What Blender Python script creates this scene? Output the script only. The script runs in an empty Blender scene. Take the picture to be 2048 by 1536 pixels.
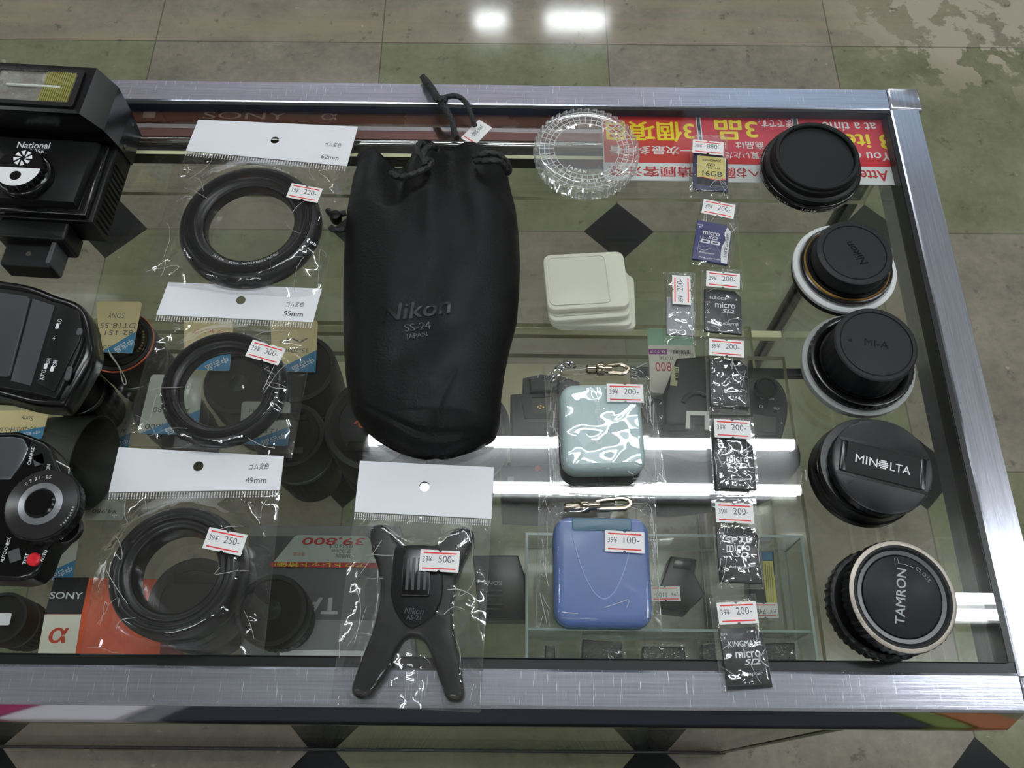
import bpy, bmesh, math, random
import numpy as np
from mathutils import Vector, Matrix, noise

# ------------------------------------------------------------------ camera, world, light, exposure
SC = bpy.context.scene
COL = SC.collection
random.seed(7)
FPX, PITCH, ROLL, YAW = 1760.85, 1.131895, 0.023991, 0.014207
HC = 1.304            # camera height above the shop floor
GZ = 0.804            # height of the counter's glass top
_fw = Vector((math.sin(YAW)*math.cos(PITCH), math.cos(YAW)*math.cos(PITCH), -math.sin(PITCH)))
_r = Vector((math.cos(YAW), -math.sin(YAW), 0)); _u = _r.cross(_fw)
CR = math.cos(ROLL)*_r + math.sin(ROLL)*_u
CU = -math.sin(ROLL)*_r + math.cos(ROLL)*_u
cam_d = bpy.data.cameras.new('camera'); cam = bpy.data.objects.new('camera', cam_d); COL.objects.link(cam)
cam_d.sensor_width = 36.0; cam_d.lens = 36.0*FPX/2048; cam_d.clip_start = 0.01; cam_d.clip_end = 60
cam.matrix_world = Matrix(((CR.x, CU.x, -_fw.x, 0), (CR.y, CU.y, -_fw.y, 0), (CR.z, CU.z, -_fw.z, HC), (0, 0, 0, 1)))
SC.camera = cam
w = bpy.data.worlds.new('world'); SC.world = w; w.use_nodes = True
w.node_tree.nodes['Background'].inputs[0].default_value = (0.75, 0.8, 0.85, 1)
w.node_tree.nodes['Background'].inputs[1].default_value = 0.15
SC.view_settings.view_transform = 'Standard'; SC.view_settings.look = 'None'
SC.view_settings.gamma = 1.0; SC.view_settings.use_curve_mapping = False
SC.view_settings.exposure = 0.92
cy = SC.cycles
cy.max_bounces = 10; cy.diffuse_bounces = 4; cy.glossy_bounces = 5; cy.transmission_bounces = 8
cy.transparent_max_bounces = 40; cy.sample_clamp_indirect = 6.0; cy.caustics_reflective = False; cy.caustics_refractive = False
cy.use_denoising = True
TUBE_POWER = 21.0     # radiance of the ceiling tubes

def ray(px, py):
    return _fw + CR*((px-1024)/FPX) - CU*((py-768)/FPX)
def at(px, py, z=0.0):
    """the point seen at a photo pixel, z millimetres above the glass top"""
    d = ray(px, py); t = (GZ + z*0.001 - HC)/d.z
    return Vector((0, 0, HC)) + d*t
def bounced(px, py, zm, zl):
    """where a thing at height zl stands when its mirror image in the level plane zm is seen at a pixel"""
    d = ray(px, py); t = (2*zm - zl - HC)/d.z
    p = d*t
    return Vector((p.x, p.y, zl))
def ang(p, q, z=0.0):
    v = at(*q, z) - at(*p, z); return math.atan2(v.y, v.x)

# ------------------------------------------------------------------ mesh helpers (millimetres)
class MB:
    def __init__(self): self.v = []; self.f = []; self.mi = []
    def add(self, vs, fs, M=None, mi=0):
        o = len(self.v)
        for p in vs:
            p = Vector(p)
            self.v.append(tuple(M @ p) if M is not None else tuple(p))
        for f in fs: self.f.append([i+o for i in f]); self.mi.append(mi)
        return self
    def join(self, other, M=None, mi=None):
        o = len(self.v)
        for p in other.v: self.v.append(tuple(M @ Vector(p)) if M is not None else p)
        for f, m in zip(other.f, other.mi): self.f.append([i+o for i in f]); self.mi.append(m if mi is None else mi)
        return self
    def mapped(self, fn):
        r = MB(); r.v = [tuple(fn(*p)) for p in self.v]; r.f = self.f; r.mi = self.mi; return r
    def build(self, name, mats, parent=None, sharp=35, loc=None):
        me = bpy.data.meshes.new(name)
        me.from_pydata([(a*.001, b*.001, c*.001) for a, b, c in self.v], [], self.f)
        if not isinstance(mats, (list, tuple)): mats = [mats]
        for m in mats: me.materials.append(m)
        me.polygons.foreach_set('material_index', self.mi)
        me.polygons.foreach_set('use_smooth', [True]*len(self.f))
        me.update(); me.validate()
        try: me.set_sharp_from_angle(angle=math.radians(sharp))
        except Exception: pass
        o = bpy.data.objects.new(name, me); COL.objects.link(o)
        if parent is not None: o.parent = parent
        if loc is not None: o.location = loc
        return o

def T(x=0, y=0, z=0): return Matrix.Translation((x, y, z))
def RZ(a): return Matrix.Rotation(a, 4, 'Z')
def RX(a): return Matrix.Rotation(a, 4, 'X')
def RY(a): return Matrix.Rotation(a, 4, 'Y')

def rrect(w, d, r=0, n=5, cx=0, cy=0):
    if r <= 0: return [(cx-w/2, cy-d/2), (cx+w/2, cy-d/2), (cx+w/2, cy+d/2), (cx-w/2, cy+d/2)]
    out = []
    for (sx, sy, a0) in ((1, -1, -90), (1, 1, 0), (-1, 1, 90), (-1, -1, 180)):
        for k in range(n+1):
            a = math.radians(a0 + 90*k/n)
            out.append((cx+sx*(w/2-r)+r*math.cos(a), cy+sy*(d/2-r)+r*math.sin(a)))
    return out
def circ(r, n=48, cx=0, cy=0): return [(cx+r*math.cos(2*math.pi*k/n), cy+r*math.sin(2*math.pi*k/n)) for k in range(n)]
def ccw(o):
    s = sum(o[i][0]*o[(i+1) % len(o)][1]-o[(i+1) % len(o)][0]*o[i][1] for i in range(len(o)))
    return o if s > 0 else o[::-1]
def inset(o, d):
    n = len(o); out = []
    for i in range(n):
        a, b, c = Vector(o[i-1]), Vector(o[i]), Vector(o[(i+1) % n])
        e1, e2 = (b-a), (c-b)
        if e1.length < 1e-9 or e2.length < 1e-9: out.append(tuple(b)); continue
        e1.normalize(); e2.normalize()
        n1, n2 = Vector((-e1.y, e1.x)), Vector((-e2.y, e2.x)); m = n1+n2
        k = max(0.35, 1+n1.dot(n2))
        out.append((b.x+m.x*d/k, b.y+m.y*d/k))
    return out
def slab(o, z0, z1, bev=0.0, nb=3, mi=0, botbev=0.0):
    """extruded outline with a rounded top (and bottom) edge"""
    o = ccw(o); rings = []
    if botbev > 0: rings += [(inset(o, botbev), z0), (o, z0+botbev)]
    else: rings.append((o, z0))
    if bev > 0:
        for k in range(nb+1):
            a = math.pi/2*k/nb
            rings.append((inset(o, bev*(1-math.cos(a))) if k else o, z1-bev+bev*math.sin(a)))
    else: rings.append((o, z1))
    m = MB(); n = len(o); vs = []; fs = []
    for (r, z) in rings: vs += [(x, y, z) for x, y in r]
    for k in range(len(rings)-1):
        for i in range(n):
            j = (i+1) % n; fs.append([k*n+i, k*n+j, (k+1)*n+j, (k+1)*n+i])
    fs.append(list(range(n))[::-1]); fs.append([(len(rings)-1)*n+i for i in range(n)])
    return m.add(vs, fs, mi=mi)
def box(w, d, h, bev=1.0, r=1.5, z0=0, cx=0, cy=0): return slab(rrect(w, d, r, 4, cx, cy), z0, z0+h, bev, botbev=min(bev, .6))
def lathe(prof, n=96, knurl=None, close=False):
    """prof: [(r, z)...]; knurl: {index: (count, depth)} ridges round that ring"""
    m = MB(); vs = []; fs = []
    for k, (r, z) in enumerate(prof):
        for i in range(n):
            a = 2*math.pi*i/n; rr = r
            if knurl and k in knurl:
                c, d = knurl[k]; rr = r + d*(0.5+0.5*math.copysign(min(1, abs(2*math.sin(c*a))), math.sin(c*a)))-d
            vs.append((rr*math.cos(a), rr*math.sin(a), z))
    K = len(prof)
    for k in range(K-1 + (1 if close else 0)):
        k2 = (k+1) % K
        for i in range(n):
            j = (i+1) % n; fs.append([k*n+i, k*n+j, k2*n+j, k2*n+i])
    if not close:
        if prof[0][0] > 1e-6: fs.append(list(range(n))[::-1])
        if prof[-1][0] > 1e-6: fs.append([(K-1)*n+i for i in range(n)])
    return m.add(vs, fs)
def catmull(pts, sub=6, closed=False):
    pts = [Vector(p) for p in pts]; n = len(pts); out = []
    rng = range(n if closed else n-1)
    for i in rng:
        p0 = pts[(i-1) % n] if closed or i > 0 else pts[0]
        p1, p2 = pts[i], pts[(i+1) % n]
        p3 = pts[(i+2) % n] if closed or i+2 < n else pts[-1]
        for k in range(sub):
            t = k/sub
            out.append(0.5*((2*p1)+(p2-p0)*t+(2*p0-5*p1+4*p2-p3)*t*t+(3*p1-p0-3*p2+p3)*t**3))
    if not closed: out.append(pts[-1])
    return out
def smooth2(o, sub=5): return [(p.x, p.y) for p in catmull([(x, y, 0) for x, y in o], sub, True)]
def tube(pts, r, n=10, closed=False, braid=0.0):
    pts = [Vector(p) for p in pts]; m = MB(); vs = []; fs = []; N = len(pts); prev = None; acc = 0
    for i in range(N):
        a = pts[(i-1) % N] if closed or i else pts[0]; b = pts[(i+1) % N] if closed or i < N-1 else pts[-1]
        t = (b-a).normalized()
        if prev is None:
            x = t.cross(Vector((0, 0, 1)));  x = x if x.length > 1e-3 else Vector((1, 0, 0))
        else: x = prev - t*prev.dot(t)
        x.normalize(); y = t.cross(x); prev = x
        if i: acc += (pts[i]-pts[i-1]).length
        for k in range(n):
            an = 2*math.pi*k/n
            rr = r*(1+braid*max(abs(math.sin(1.5*an+acc/r*.9)), abs(math.sin(1.5*an-acc/r*.9)))**2) if braid else r
            vs.append(pts[i]+x*(rr*math.cos(an))+y*(rr*math.sin(an)))
    for i in range(N if closed else N-1):
        i2 = (i+1) % N
        for k in range(n):
            k2 = (k+1) % n; fs.append([i*n+k, i*n+k2, i2*n+k2, i2*n+k])
    if not closed: fs.append(list(range(n))[::-1]); fs.append([(N-1)*n+k for k in range(n)])
    return m.add(vs, fs)
def plate(outer, holes, z, th=0.3):
    """flat sheet with holes, given a thickness"""
    bm = bmesh.new(); edges = []
    for loop in [outer]+holes:
        vv = [bm.verts.new((x, y, 0)) for x, y in loop]
        edges += [bm.edges.new((vv[i], vv[(i+1) % len(vv)])) for i in range(len(vv))]
    bmesh.ops.triangle_fill(bm, use_beauty=True, edges=edges, normal=(0, 0, 1))
    bm.verts.index_update(); m = MB()
    vs = [(v.co.x, v.co.y, 0) for v in bm.verts]; fs = []
    for f in bm.faces:
        i = [v.index for v in f.verts]
        fs.append(i if f.normal.z > 0 else i[::-1])
    bm.free()
    m.add([(x, y, z+th) for x, y, _ in vs], fs); m.add([(x, y, z) for x, y, _ in vs], [f[::-1] for f in fs])
    for loop in [outer]+holes:
        n = len(loop); m.add([(x, y, z) for x, y in loop]+[(x, y, z+th) for x, y in loop], [[i, (i+1) % n, n+(i+1) % n, n+i] for i in range(n)])
    return m
_tc = {}
def text(s, size, bold=0.0, shear=0.0, sp=1.0, sx=1.0):
    """lettering as flat mesh, centred, size in millimetres"""
    k = (s, bold, shear, sp)
    if k not in _tc:
        cu = bpy.data.curves.new('lettering', 'FONT'); cu.body = s; cu.size = 1; cu.shear = shear
        cu.space_character = sp; cu.resolution_u = 3; cu.align_x = 'LEFT'
        o = bpy.data.objects.new('lettering', cu); COL.objects.link(o)
        dg = bpy.context.evaluated_depsgraph_get(); me = bpy.data.meshes.new_from_object(o.evaluated_get(dg))
        vs = [tuple(v.co) for v in me.vertices]; fs = [list(p.vertices) for p in me.polygons]
        bpy.data.objects.remove(o); bpy.data.curves.remove(cu); bpy.data.meshes.remove(me)
        _tc[k] = (vs, fs)
        if bold > 0:      # heavier strokes: the letters repeated a hair's breadth apart
            v0, f0, n0 = vs, fs, len(vs); vs, fs = list(v0), list(f0)
            for q, (dx, dy) in enumerate(((bold, 0), (-bold, 0), (0, bold*.7), (0, -bold*.7)), 1):
                vs += [(x+dx, y+dy, z+.014*q) for x, y, z in v0]; fs += [[i+q*n0 for i in f] for f in f0]
            _tc[k] = (vs, fs)
    vs, fs = _tc[k]; m = MB()
    if not vs: return m
    x0, x1 = min(v[0] for v in vs), max(v[0] for v in vs); y0, y1 = min(v[1] for v in vs), max(v[1] for v in vs)
    cx, cyy = (x0+x1)/2, (y0+y1)/2
    m.add([((v[0]-cx)*size*sx, (v[1]-cyy)*size, v[2]) for v in vs], fs)
    m.w = (x1-x0)*size*sx; m.h = (y1-y0)*size
    return m
def fit(s, width, height=None, **kw):
    """lettering scaled to a width (and height) in millimetres"""
    t = text(s, 1.0, **kw); a = width/t.w; b = (height/t.h) if height else a
    return t.mapped(lambda x, y, z: (x*a, y*b, z))
def put(m, x, y, z, a=0.0): return m.mapped(lambda px, py, pz: tuple(T(x, y, z) @ RZ(a) @ Vector((px, py, pz))))
def arc_text(s, size, R, a0, z, inward=False, bold=0.0, sp=1.15):
    """letters round a circle; a0 is the angle of the middle; inward: read from inside"""
    m = MB(); ws = []
    for c in s: ws.append(size*.35 if c == ' ' else text(c, size, bold).w+size*.12)
    tot = sum(ws)*sp; x = -tot/2
    for c, wd in zip(s, ws):
        xm = x+wd*sp/2; x += wd*sp
        if c == ' ': continue
        g = text(c, size, bold)
        a = a0 + (xm/R if inward else -xm/R)
        rot = a+math.pi/2 if inward else a-math.pi/2
        m.join(put(g, R*math.cos(a), R*math.sin(a), z, rot))
    return m

# ------------------------------------------------------------------ object helpers
def thing(name, label, cat, loc, rot=0.0, group=None):
    o = bpy.data.objects.new(name, None); o.empty_display_size = .01; COL.objects.link(o)
    o.location = loc; o.rotation_euler = (0, 0, rot); o['label'] = label; o['category'] = cat
    if group: o['group'] = group
    bpy.context.view_layer.update() if False else None
    return o
def tag(o, label, cat, group=None):
    o['label'] = label; o['category'] = cat
    if group: o['group'] = group
    return o
def struct(o): o['kind'] = 'structure'; return o
def loc_of(t, px, py, z=0.0):
    """photo pixel at height z (mm over the glass top) in a thing's own millimetres"""
    p = at(px, py, z)-Vector(t.location); q = RZ(-t.rotation_euler.z) @ p
    return (q.x*1000, q.y*1000)
def poly(t, pts, z=0.0): return [loc_of(t, x, y, z) for x, y in pts]

# ------------------------------------------------------------------ materials
def _mat(name):
    m = bpy.data.materials.new(name); m.use_nodes = True; nt = m.node_tree
    return m, nt, nt.nodes['Principled BSDF']
def lin(c): return tuple(((x/255)/12.92 if x/255 <= .04045 else ((x/255+.055)/1.055)**2.4) for x in c)+(1,)
def pm(name, rgb, rough=.5, metal=0.0, spec=.5, bump=0.0, bscale=400, var=0.0, vscale=60, coat=0.0, trans=0.0, alpha=1.0, sss=0.0, stretch=None):
    m, nt, b = _mat(name); c = lin(rgb); N = nt.nodes; L = nt.links
    b.inputs['Base Color'].default_value = c; b.inputs['Roughness'].default_value = rough; b.inputs['Metallic'].default_value = metal
    b.inputs['Specular IOR Level'].default_value = spec; b.inputs['Coat Weight'].default_value = coat; b.inputs['Coat Roughness'].default_value = .08
    b.inputs['Transmission Weight'].default_value = trans; b.inputs['Alpha'].default_value = alpha
    if sss: b.inputs['Subsurface Weight'].default_value = sss; b.inputs['Subsurface Radius'].default_value = (.01, .01, .01); b.inputs['Subsurface Scale'].default_value = .5
    tc = N.new('ShaderNodeTexCoord'); src = tc.outputs['Object']
    if stretch:
        mp = N.new('ShaderNodeMapping'); mp.inputs['Scale'].default_value = stretch; L.new(src, mp.inputs['Vector']); src = mp.outputs['Vector']
    if var:
        n = N.new('ShaderNodeTexNoise'); n.inputs['Scale'].default_value = vscale; n.inputs['Detail'].default_value = 6; L.new(src, n.inputs['Vector'])
        mx = N.new('ShaderNodeMix'); mx.data_type = 'RGBA'
        mx.inputs['A'].default_value = tuple(x*(1-var) for x in c[:3])+(1,); mx.inputs['B'].default_value = tuple(min(1, x*(1+var)) for x in c[:3])+(1,)
        L.new(n.outputs['Fac'], mx.inputs['Factor']); L.new(mx.outputs['Result'], b.inputs['Base Color'])
        mr = N.new('ShaderNodeMapRange'); mr.inputs['From Min'].default_value = .3; mr.inputs['From Max'].default_value = .7
        mr.inputs['To Min'].default_value = max(.02, rough-.1); mr.inputs['To Max'].default_value = min(1, rough+.1)
        L.new(n.outputs['Fac'], mr.inputs['Value']); L.new(mr.outputs['Result'], b.inputs['Roughness'])
    if bump:
        n2 = N.new('ShaderNodeTexNoise'); n2.inputs['Scale'].default_value = bscale; n2.inputs['Detail'].default_value = 4; L.new(src, n2.inputs['Vector'])
        bp = N.new('ShaderNodeBump'); bp.inputs['Strength'].default_value = bump; bp.inputs['Distance'].default_value = .001
        L.new(n2.outputs['Fac'], bp.inputs['Height']); L.new(bp.outputs['Normal'], b.inputs['Normal'])
    return m
def clear(name, tint, f0=.04, rough=.02, boost=1.0, haze=0.0, hazecol=(1, 1, 1), bump=0.0, bscale=300):
    """thin clear sheet or pane: see-through with a Fresnel reflection on top"""
    m = bpy.data.materials.new(name); m.use_nodes = True; nt = m.node_tree; N = nt.nodes; L = nt.links
    N.remove(N['Principled BSDF']); out = N['Material Output']
    tr = N.new('ShaderNodeBsdfTransparent'); tr.inputs['Color'].default_value = tuple(tint)+(1,)
    gl = N.new('ShaderNodeBsdfGlossy'); gl.inputs['Roughness'].default_value = rough; gl.inputs['Color'].default_value = (1, 1, 1, 1)
    lw = N.new('ShaderNodeLayerWeight'); lw.inputs['Blend'].default_value = .5
    pw = N.new('ShaderNodeMath'); pw.operation = 'POWER'; L.new(lw.outputs['Facing'], pw.inputs[0]); pw.inputs[1].default_value = 5
    ma = N.new('ShaderNodeMath'); ma.operation = 'MULTIPLY_ADD'; L.new(pw.outputs[0], ma.inputs[0]); ma.inputs[1].default_value = (1-f0)*.9*boost; ma.inputs[2].default_value = f0*boost
    ma.use_clamp = True
    mx = N.new('ShaderNodeMixShader'); L.new(ma.outputs[0], mx.inputs['Fac']); L.new(tr.outputs[0], mx.inputs[1]); L.new(gl.outputs[0], mx.inputs[2])
    last = mx
    if haze:
        df = N.new('ShaderNodeBsdfDiffuse'); df.inputs['Color'].default_value = tuple(hazecol)+(1,)
        m2 = N.new('ShaderNodeMixShader'); m2.inputs['Fac'].default_value = haze; L.new(mx.outputs[0], m2.inputs[1]); L.new(df.outputs[0], m2.inputs[2]); last = m2
    if bump:
        tc = N.new('ShaderNodeTexCoord'); n2 = N.new('ShaderNodeTexNoise'); n2.inputs['Scale'].default_value = bscale; L.new(tc.outputs['Object'], n2.inputs['Vector'])
        bp = N.new('ShaderNodeBump'); bp.inputs['Strength'].default_value = bump; bp.inputs['Distance'].default_value = .001
        L.new(n2.outputs['Fac'], bp.inputs['Height']); L.new(bp.outputs['Normal'], gl.inputs['Normal'])
    L.new(last.outputs[0], out.inputs['Surface'])
    return m
def emit(name, rgb, s):
    m = bpy.data.materials.new(name); m.use_nodes = True; nt = m.node_tree; nt.nodes.remove(nt.nodes['Principled BSDF'])
    e = nt.nodes.new('ShaderNodeEmission'); e.inputs[0].default_value = tuple(rgb)+(1,); e.inputs[1].default_value = s
    nt.links.new(e.outputs[0], nt.nodes['Material Output'].inputs[0]); return m

def brushed(name, rgb, rough, along='X', scratch=1.0):
    m, nt, b = _mat(name); N = nt.nodes; L = nt.links
    b.inputs['Metallic'].default_value = .8
    tc = N.new('ShaderNodeTexCoord')
    def nz(scale, sc, rz=0.0, detail=3):
        mp = N.new('ShaderNodeMapping'); mp.inputs['Scale'].default_value = sc; mp.inputs['Rotation'].default_value = (0, 0, rz); L.new(tc.outputs['Object'], mp.inputs['Vector'])
        n = N.new('ShaderNodeTexNoise'); n.inputs['Scale'].default_value = scale; n.inputs['Detail'].default_value = detail; L.new(mp.outputs['Vector'], n.inputs['Vector']); return n.outputs['Fac']
    st = (.02, 1, 1) if along == 'X' else (1, .02, 1)
    base = nz(900, st)
    cr = N.new('ShaderNodeValToRGB'); c = lin(rgb)
    cr.color_ramp.elements[0].position = .25; cr.color_ramp.elements[0].color = tuple(x*.72 for x in c[:3])+(1,)
    cr.color_ramp.elements[1].position = .75; cr.color_ramp.elements[1].color = c
    L.new(base, cr.inputs['Fac']); last = cr.outputs['Color']; tot = None
    for (rz, sc, th) in ((.35, 2300, .725), (1.15, 3000, .74), (-.5, 2400, .735), (.12, 2100, .73), (2.0, 2900, .74)):
        s = nz(sc, (1, .022, 1), rz, 1)
        mr = N.new('ShaderNodeMapRange'); mr.inputs['From Min'].default_value = th-.06; mr.inputs['From Max'].default_value = th+.05; L.new(s, mr.inputs['Value'])
        if tot is None: tot = mr.outputs['Result']
        else:
            mm = N.new('ShaderNodeMath'); mm.operation = 'MAXIMUM'; L.new(tot, mm.inputs[0]); L.new(mr.outputs['Result'], mm.inputs[1]); tot = mm.outputs[0]
    sm = N.new('ShaderNodeMath'); sm.operation = 'MULTIPLY'; L.new(tot, sm.inputs[0]); sm.inputs[1].default_value = scratch
    mx = N.new('ShaderNodeMix'); mx.data_type = 'RGBA'; L.new(sm.outputs[0], mx.inputs['Factor']); L.new(last, mx.inputs['A']); mx.inputs['B'].default_value = (.9, .92, .95, 1)
    L.new(mx.outputs['Result'], b.inputs['Base Color'])
    ra = N.new('ShaderNodeMath'); ra.operation = 'MULTIPLY_ADD'; L.new(sm.outputs[0], ra.inputs[0]); ra.inputs[1].default_value = .18; ra.inputs[2].default_value = rough
    L.new(ra.outputs[0], b.inputs['Roughness'])
    bp = N.new('ShaderNodeBump'); bp.inputs['Strength'].default_value = .12; bp.inputs['Distance'].default_value = .0004
    L.new(base, bp.inputs['Height']); L.new(bp.outputs['Normal'], b.inputs['Normal'])
    return m

BLK = pm('black plastic', (10, 10, 11), .40, spec=.3, bump=.05, bscale=1500)
BLKG = pm('glossy black plastic', (9, 9, 10), .2, spec=.5)
BLKM = pm('matt black plastic', (14, 14, 15), .55, spec=.3, bump=.08, bscale=2500)
GREYP = pm('dark grey plastic', (66, 66, 68), .5, bump=.05, bscale=1800)
RUB = pm('black rubber', (9, 9, 11), .34, spec=.36, bump=.04, bscale=900, var=.3, vscale=40)
WHT = pm('white print', (225, 226, 228), .6)
PAPER = pm('white card', (224, 225, 230), .55)
STICK = pm('sticker paper', (226, 224, 224), .55)
REDP = pm('red print', (214, 48, 48), .55)
GREYT = pm('grey ink', (92, 92, 96), .6)
INK = pm('black ink', (28, 30, 36), .6)
BLUEINK = pm('blue black ink', (38, 42, 66), .6)
CHROME = pm('polished steel', (200, 202, 206), .12, 1.0)
GOLDM = pm('brass contact', (200, 160, 90), .3, 1.0)
NICKEL = pm('nickel clasp', (172, 160, 142), .18, 1.0)
FRAMEX = brushed('brushed frame along', (212, 215, 230), .185, 'X', .5)
FRAMEY = brushed('brushed frame across', (212, 215, 228), .18, 'Y', .45)
GLASS = clear('case glass', (.968, .976, .960), .04, .0, 1.0)
GLASSE = pm('glass edge', (226, 224, 184), .3, spec=.6)
FILM = clear('clear film', (.985, .985, .985), .05, .02, 1.25, haze=.008, bump=.05, bscale=90)
FILMS = clear('sleeve film', (.98, .98, .98), .06, .03, 1.5, haze=.01, bump=.14, bscale=130)
FILMP = clear('smooth wrap film', (.98, .98, .98), .05, .02, 1.3, haze=.006, bump=.03, bscale=60)
CREASE = clear('whitened film crease', (.9, .9, .9), .10, .15, 2.0, haze=.34)
ACRYE = pm('acrylic edge', (150, 172, 168), .25)
ACRY = clear('clear acrylic', (.93, .96, .95), .05, .02, 1.3, haze=.04)
TAG_Y = pm('yellow tag card', (226, 208, 158), .6)
TAG_W = pm('pale tag card', (196, 200, 188), .6)
TAG_B = pm('blue tag corner', (62, 132, 176), .6)

# ------------------------------------------------------------------ the shop: floor, walls, ceiling, lamps
def floor_mat():
    m, nt, b = _mat('shop floor tiles'); N = nt.nodes; L = nt.links
    tc = N.new('ShaderNodeTexCoord'); mp = N.new('ShaderNodeMapping'); mp.vector_type = 'TEXTURE'
    mp.inputs['Location'].default_value = (-.7063, 1.358, 0); mp.inputs['Rotation'].default_value = (0, 0, .0073); mp.inputs['Scale'].default_value = (.45, .45, .45)
    L.new(tc.outputs['Object'], mp.inputs['Vector'])
    sp = N.new('ShaderNodeSeparateXYZ'); L.new(mp.outputs['Vector'], sp.inputs[0]); u, v = sp.outputs[0], sp.outputs[1]
    def ma(op, a, bb=None, c=None):
        n = N.new('ShaderNodeMath'); n.operation = op
        for i, x in enumerate((a, bb, c)):
            if x is None: continue
            if isinstance(x, (int, float)): n.inputs[i].default_value = x
            else: L.new(x, n.inputs[i])
        return n.outputs[0]
    def noise_(scale, detail=6, rough=.6, vec=tc.outputs['Object']):
        n = N.new('ShaderNodeTexNoise'); n.inputs['Scale'].default_value = scale; n.inputs['Detail'].default_value = detail; n.inputs['Roughness'].default_value = rough
        L.new(vec, n.inputs['Vector']); return n.outputs['Fac']
    def ramp(x, a, bb):
        n = N.new('ShaderNodeMapRange'); n.inputs['From Min'].default_value = a; n.inputs['From Max'].default_value = bb; L.new(x, n.inputs['Value']); return n.outputs['Result']
    def mix(f, a, bb):
        n = N.new('ShaderNodeMix'); n.data_type = 'RGBA'
        if isinstance(f, (int, float)): n.inputs['Factor'].default_value = f
        else: L.new(f, n.inputs['Factor'])
        for k, x in (('A', a), ('B', bb)):
            if isinstance(x, tuple): n.inputs[k].default_value = x
            else: L.new(x, n.inputs[k])
        return n.outputs['Result']
    par = ma('MODULO', ma('ADD', ma('ADD', ma('FLOOR', u), ma('FLOOR', v)), 100), 2)       # 1 = brown in row -1, tile 0
    aisle = ma('GREATER_THAN', v, 0)
    n1, n2 = noise_(9), noise_(60, 8, .7)
    mot = ma('ADD', ma('MULTIPLY', n1, .6), ma('MULTIPLY', n2, .4))
    brown = mix(ramp(mot, .35, .65), lin((112, 107, 96)), lin((146, 139, 125)))
    green = mix(ramp(mot, .35, .65), lin((105, 107, 84)), lin((133, 134, 109)))
    is_brown = ma('MAXIMUM', par, aisle)
    base = mix(is_brown, green, brown)
    streak = N.new('ShaderNodeMapping'); streak.inputs['Scale'].default_value = (2.2, 16, 1); L.new(tc.outputs['Object'], streak.inputs['Vector'])
    base = mix(ma('MULTIPLY', aisle, ramp(noise_(1.0, 4, .6, streak.outputs['Vector']), .35, .7)), base, lin((150, 138, 118)))
    base = mix(ma('MULTIPLY', ramp(noise_(26, 5, .7), .60, .68), .55), base, lin((70, 70, 62)))
    base = mix(ma('MULTIPLY', ramp(noise_(45, 3, .6), .70, .74), .6), base, lin((176, 170, 156)))
    # bare patches where the finish has worn off at the far right
    ps = N.new('ShaderNodeVectorMath'); ps.operation = 'DISTANCE'; L.new(tc.outputs['Object'], ps.inputs[0]); ps.inputs[1].default_value = (.93, 1.50, 0)
    worn = ma('MULTIPLY', ramp(ps.outputs['Value'], .30, .16), ramp(noise_(11, 6, .6), .49, .51))
    base = mix(worn, base, lin((168, 158, 142)))
    fu = ma('ABSOLUTE', ma('SUBTRACT', u, ma('ROUND', u))); fv = ma('ABSOLUTE', ma('SUBTRACT', v, ma('ROUND', v)))
    dia = ma('MULTIPLY', ma('LESS_THAN', ma('ADD', fu, fv), .1391), ma('LESS_THAN', v, -.5))
    joint = ma('MULTIPLY', ma('LESS_THAN', ma('MINIMUM', fu, fv), .0028), .6)
    base = mix(joint, base, lin((62, 60, 54)))
    base = mix(dia, base, lin((30, 31, 33)))
    L.new(base, b.inputs['Base Color'])
    rg = ma('MULTIPLY_ADD', mot, .10, .03); L.new(rg, b.inputs['Roughness'])
    b.inputs['Specular IOR Level'].default_value = .45
    bp = N.new('ShaderNodeBump'); bp.inputs['Strength'].default_value = .03; bp.inputs['Distance'].default_value = .001; L.new(n2, bp.inputs['Height']); L.new(bp.outputs['Normal'], b.inputs['Normal'])
    return m
def quadbox(name, x0, x1, y0, y1, z0, z1, mat, parent=None, bev=0.0):
    m = slab([(x0, y0), (x1, y0), (x1, y1), (x0, y1)], z0, z1, bev)
    return m.build(name, mat, parent)
WALL = pm('wall paint', (186, 184, 178), .8); CEIL = pm('ceiling board', (168, 168, 166), .85)
struct(quadbox('floor', -4200, 5200, -3200, 6200, -20, 0, floor_mat()))
struct(quadbox('ceiling', -4200, 5200, -3200, 6200, 2700, 2720, CEIL))
struct(quadbox('wall_left', -4240, -4200, -3200, 6200, 0, 2700, WALL)); struct(quadbox('wall_right', 5200, 5240, -3200, 6200, 0, 2700, WALL))
struct(quadbox('wall_back', -4200, 5200, 6200, 6240, 0, 2700, WALL)); struct(quadbox('wall_front', -4200, 5200, -3240, -3200, 0, 2700, WALL))
TUBE = emit('fluorescent tube', (.93, .98, 1.0), TUBE_POWER)
HOUSE = pm('lamp housing', (220, 222, 224), .5)
def lamp(x0, x1, ys, label, z=2620):
    cx, cyy = (x0+x1)/2, sum(ys)/len(ys)
    t = thing('ceiling_light', label, 'light', (cx, cyy, 2.7), 0, 'fluorescent fittings on the ceiling')
    hw = (max(ys)-min(ys))/2*1000+16; L_ = (x1-x0)*1000
    slab(rrect(L_+40, 2*hw, 8), -48, 0, 4).build('housing', HOUSE, t)
    for y in ys:
        m = tube([(-L_/2, (y-cyy)*1000, z-2700), (L_/2, (y-cyy)*1000, z-2700)], 15, 14); m.build('tube', TUBE, t)
        for s in (-1, 1): box(14, 26, 40, 2, 3, z-2700-8+8, s*(L_/2+4), (y-cyy)*1000).build('lamp_holder', HOUSE, t)
    return t
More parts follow.
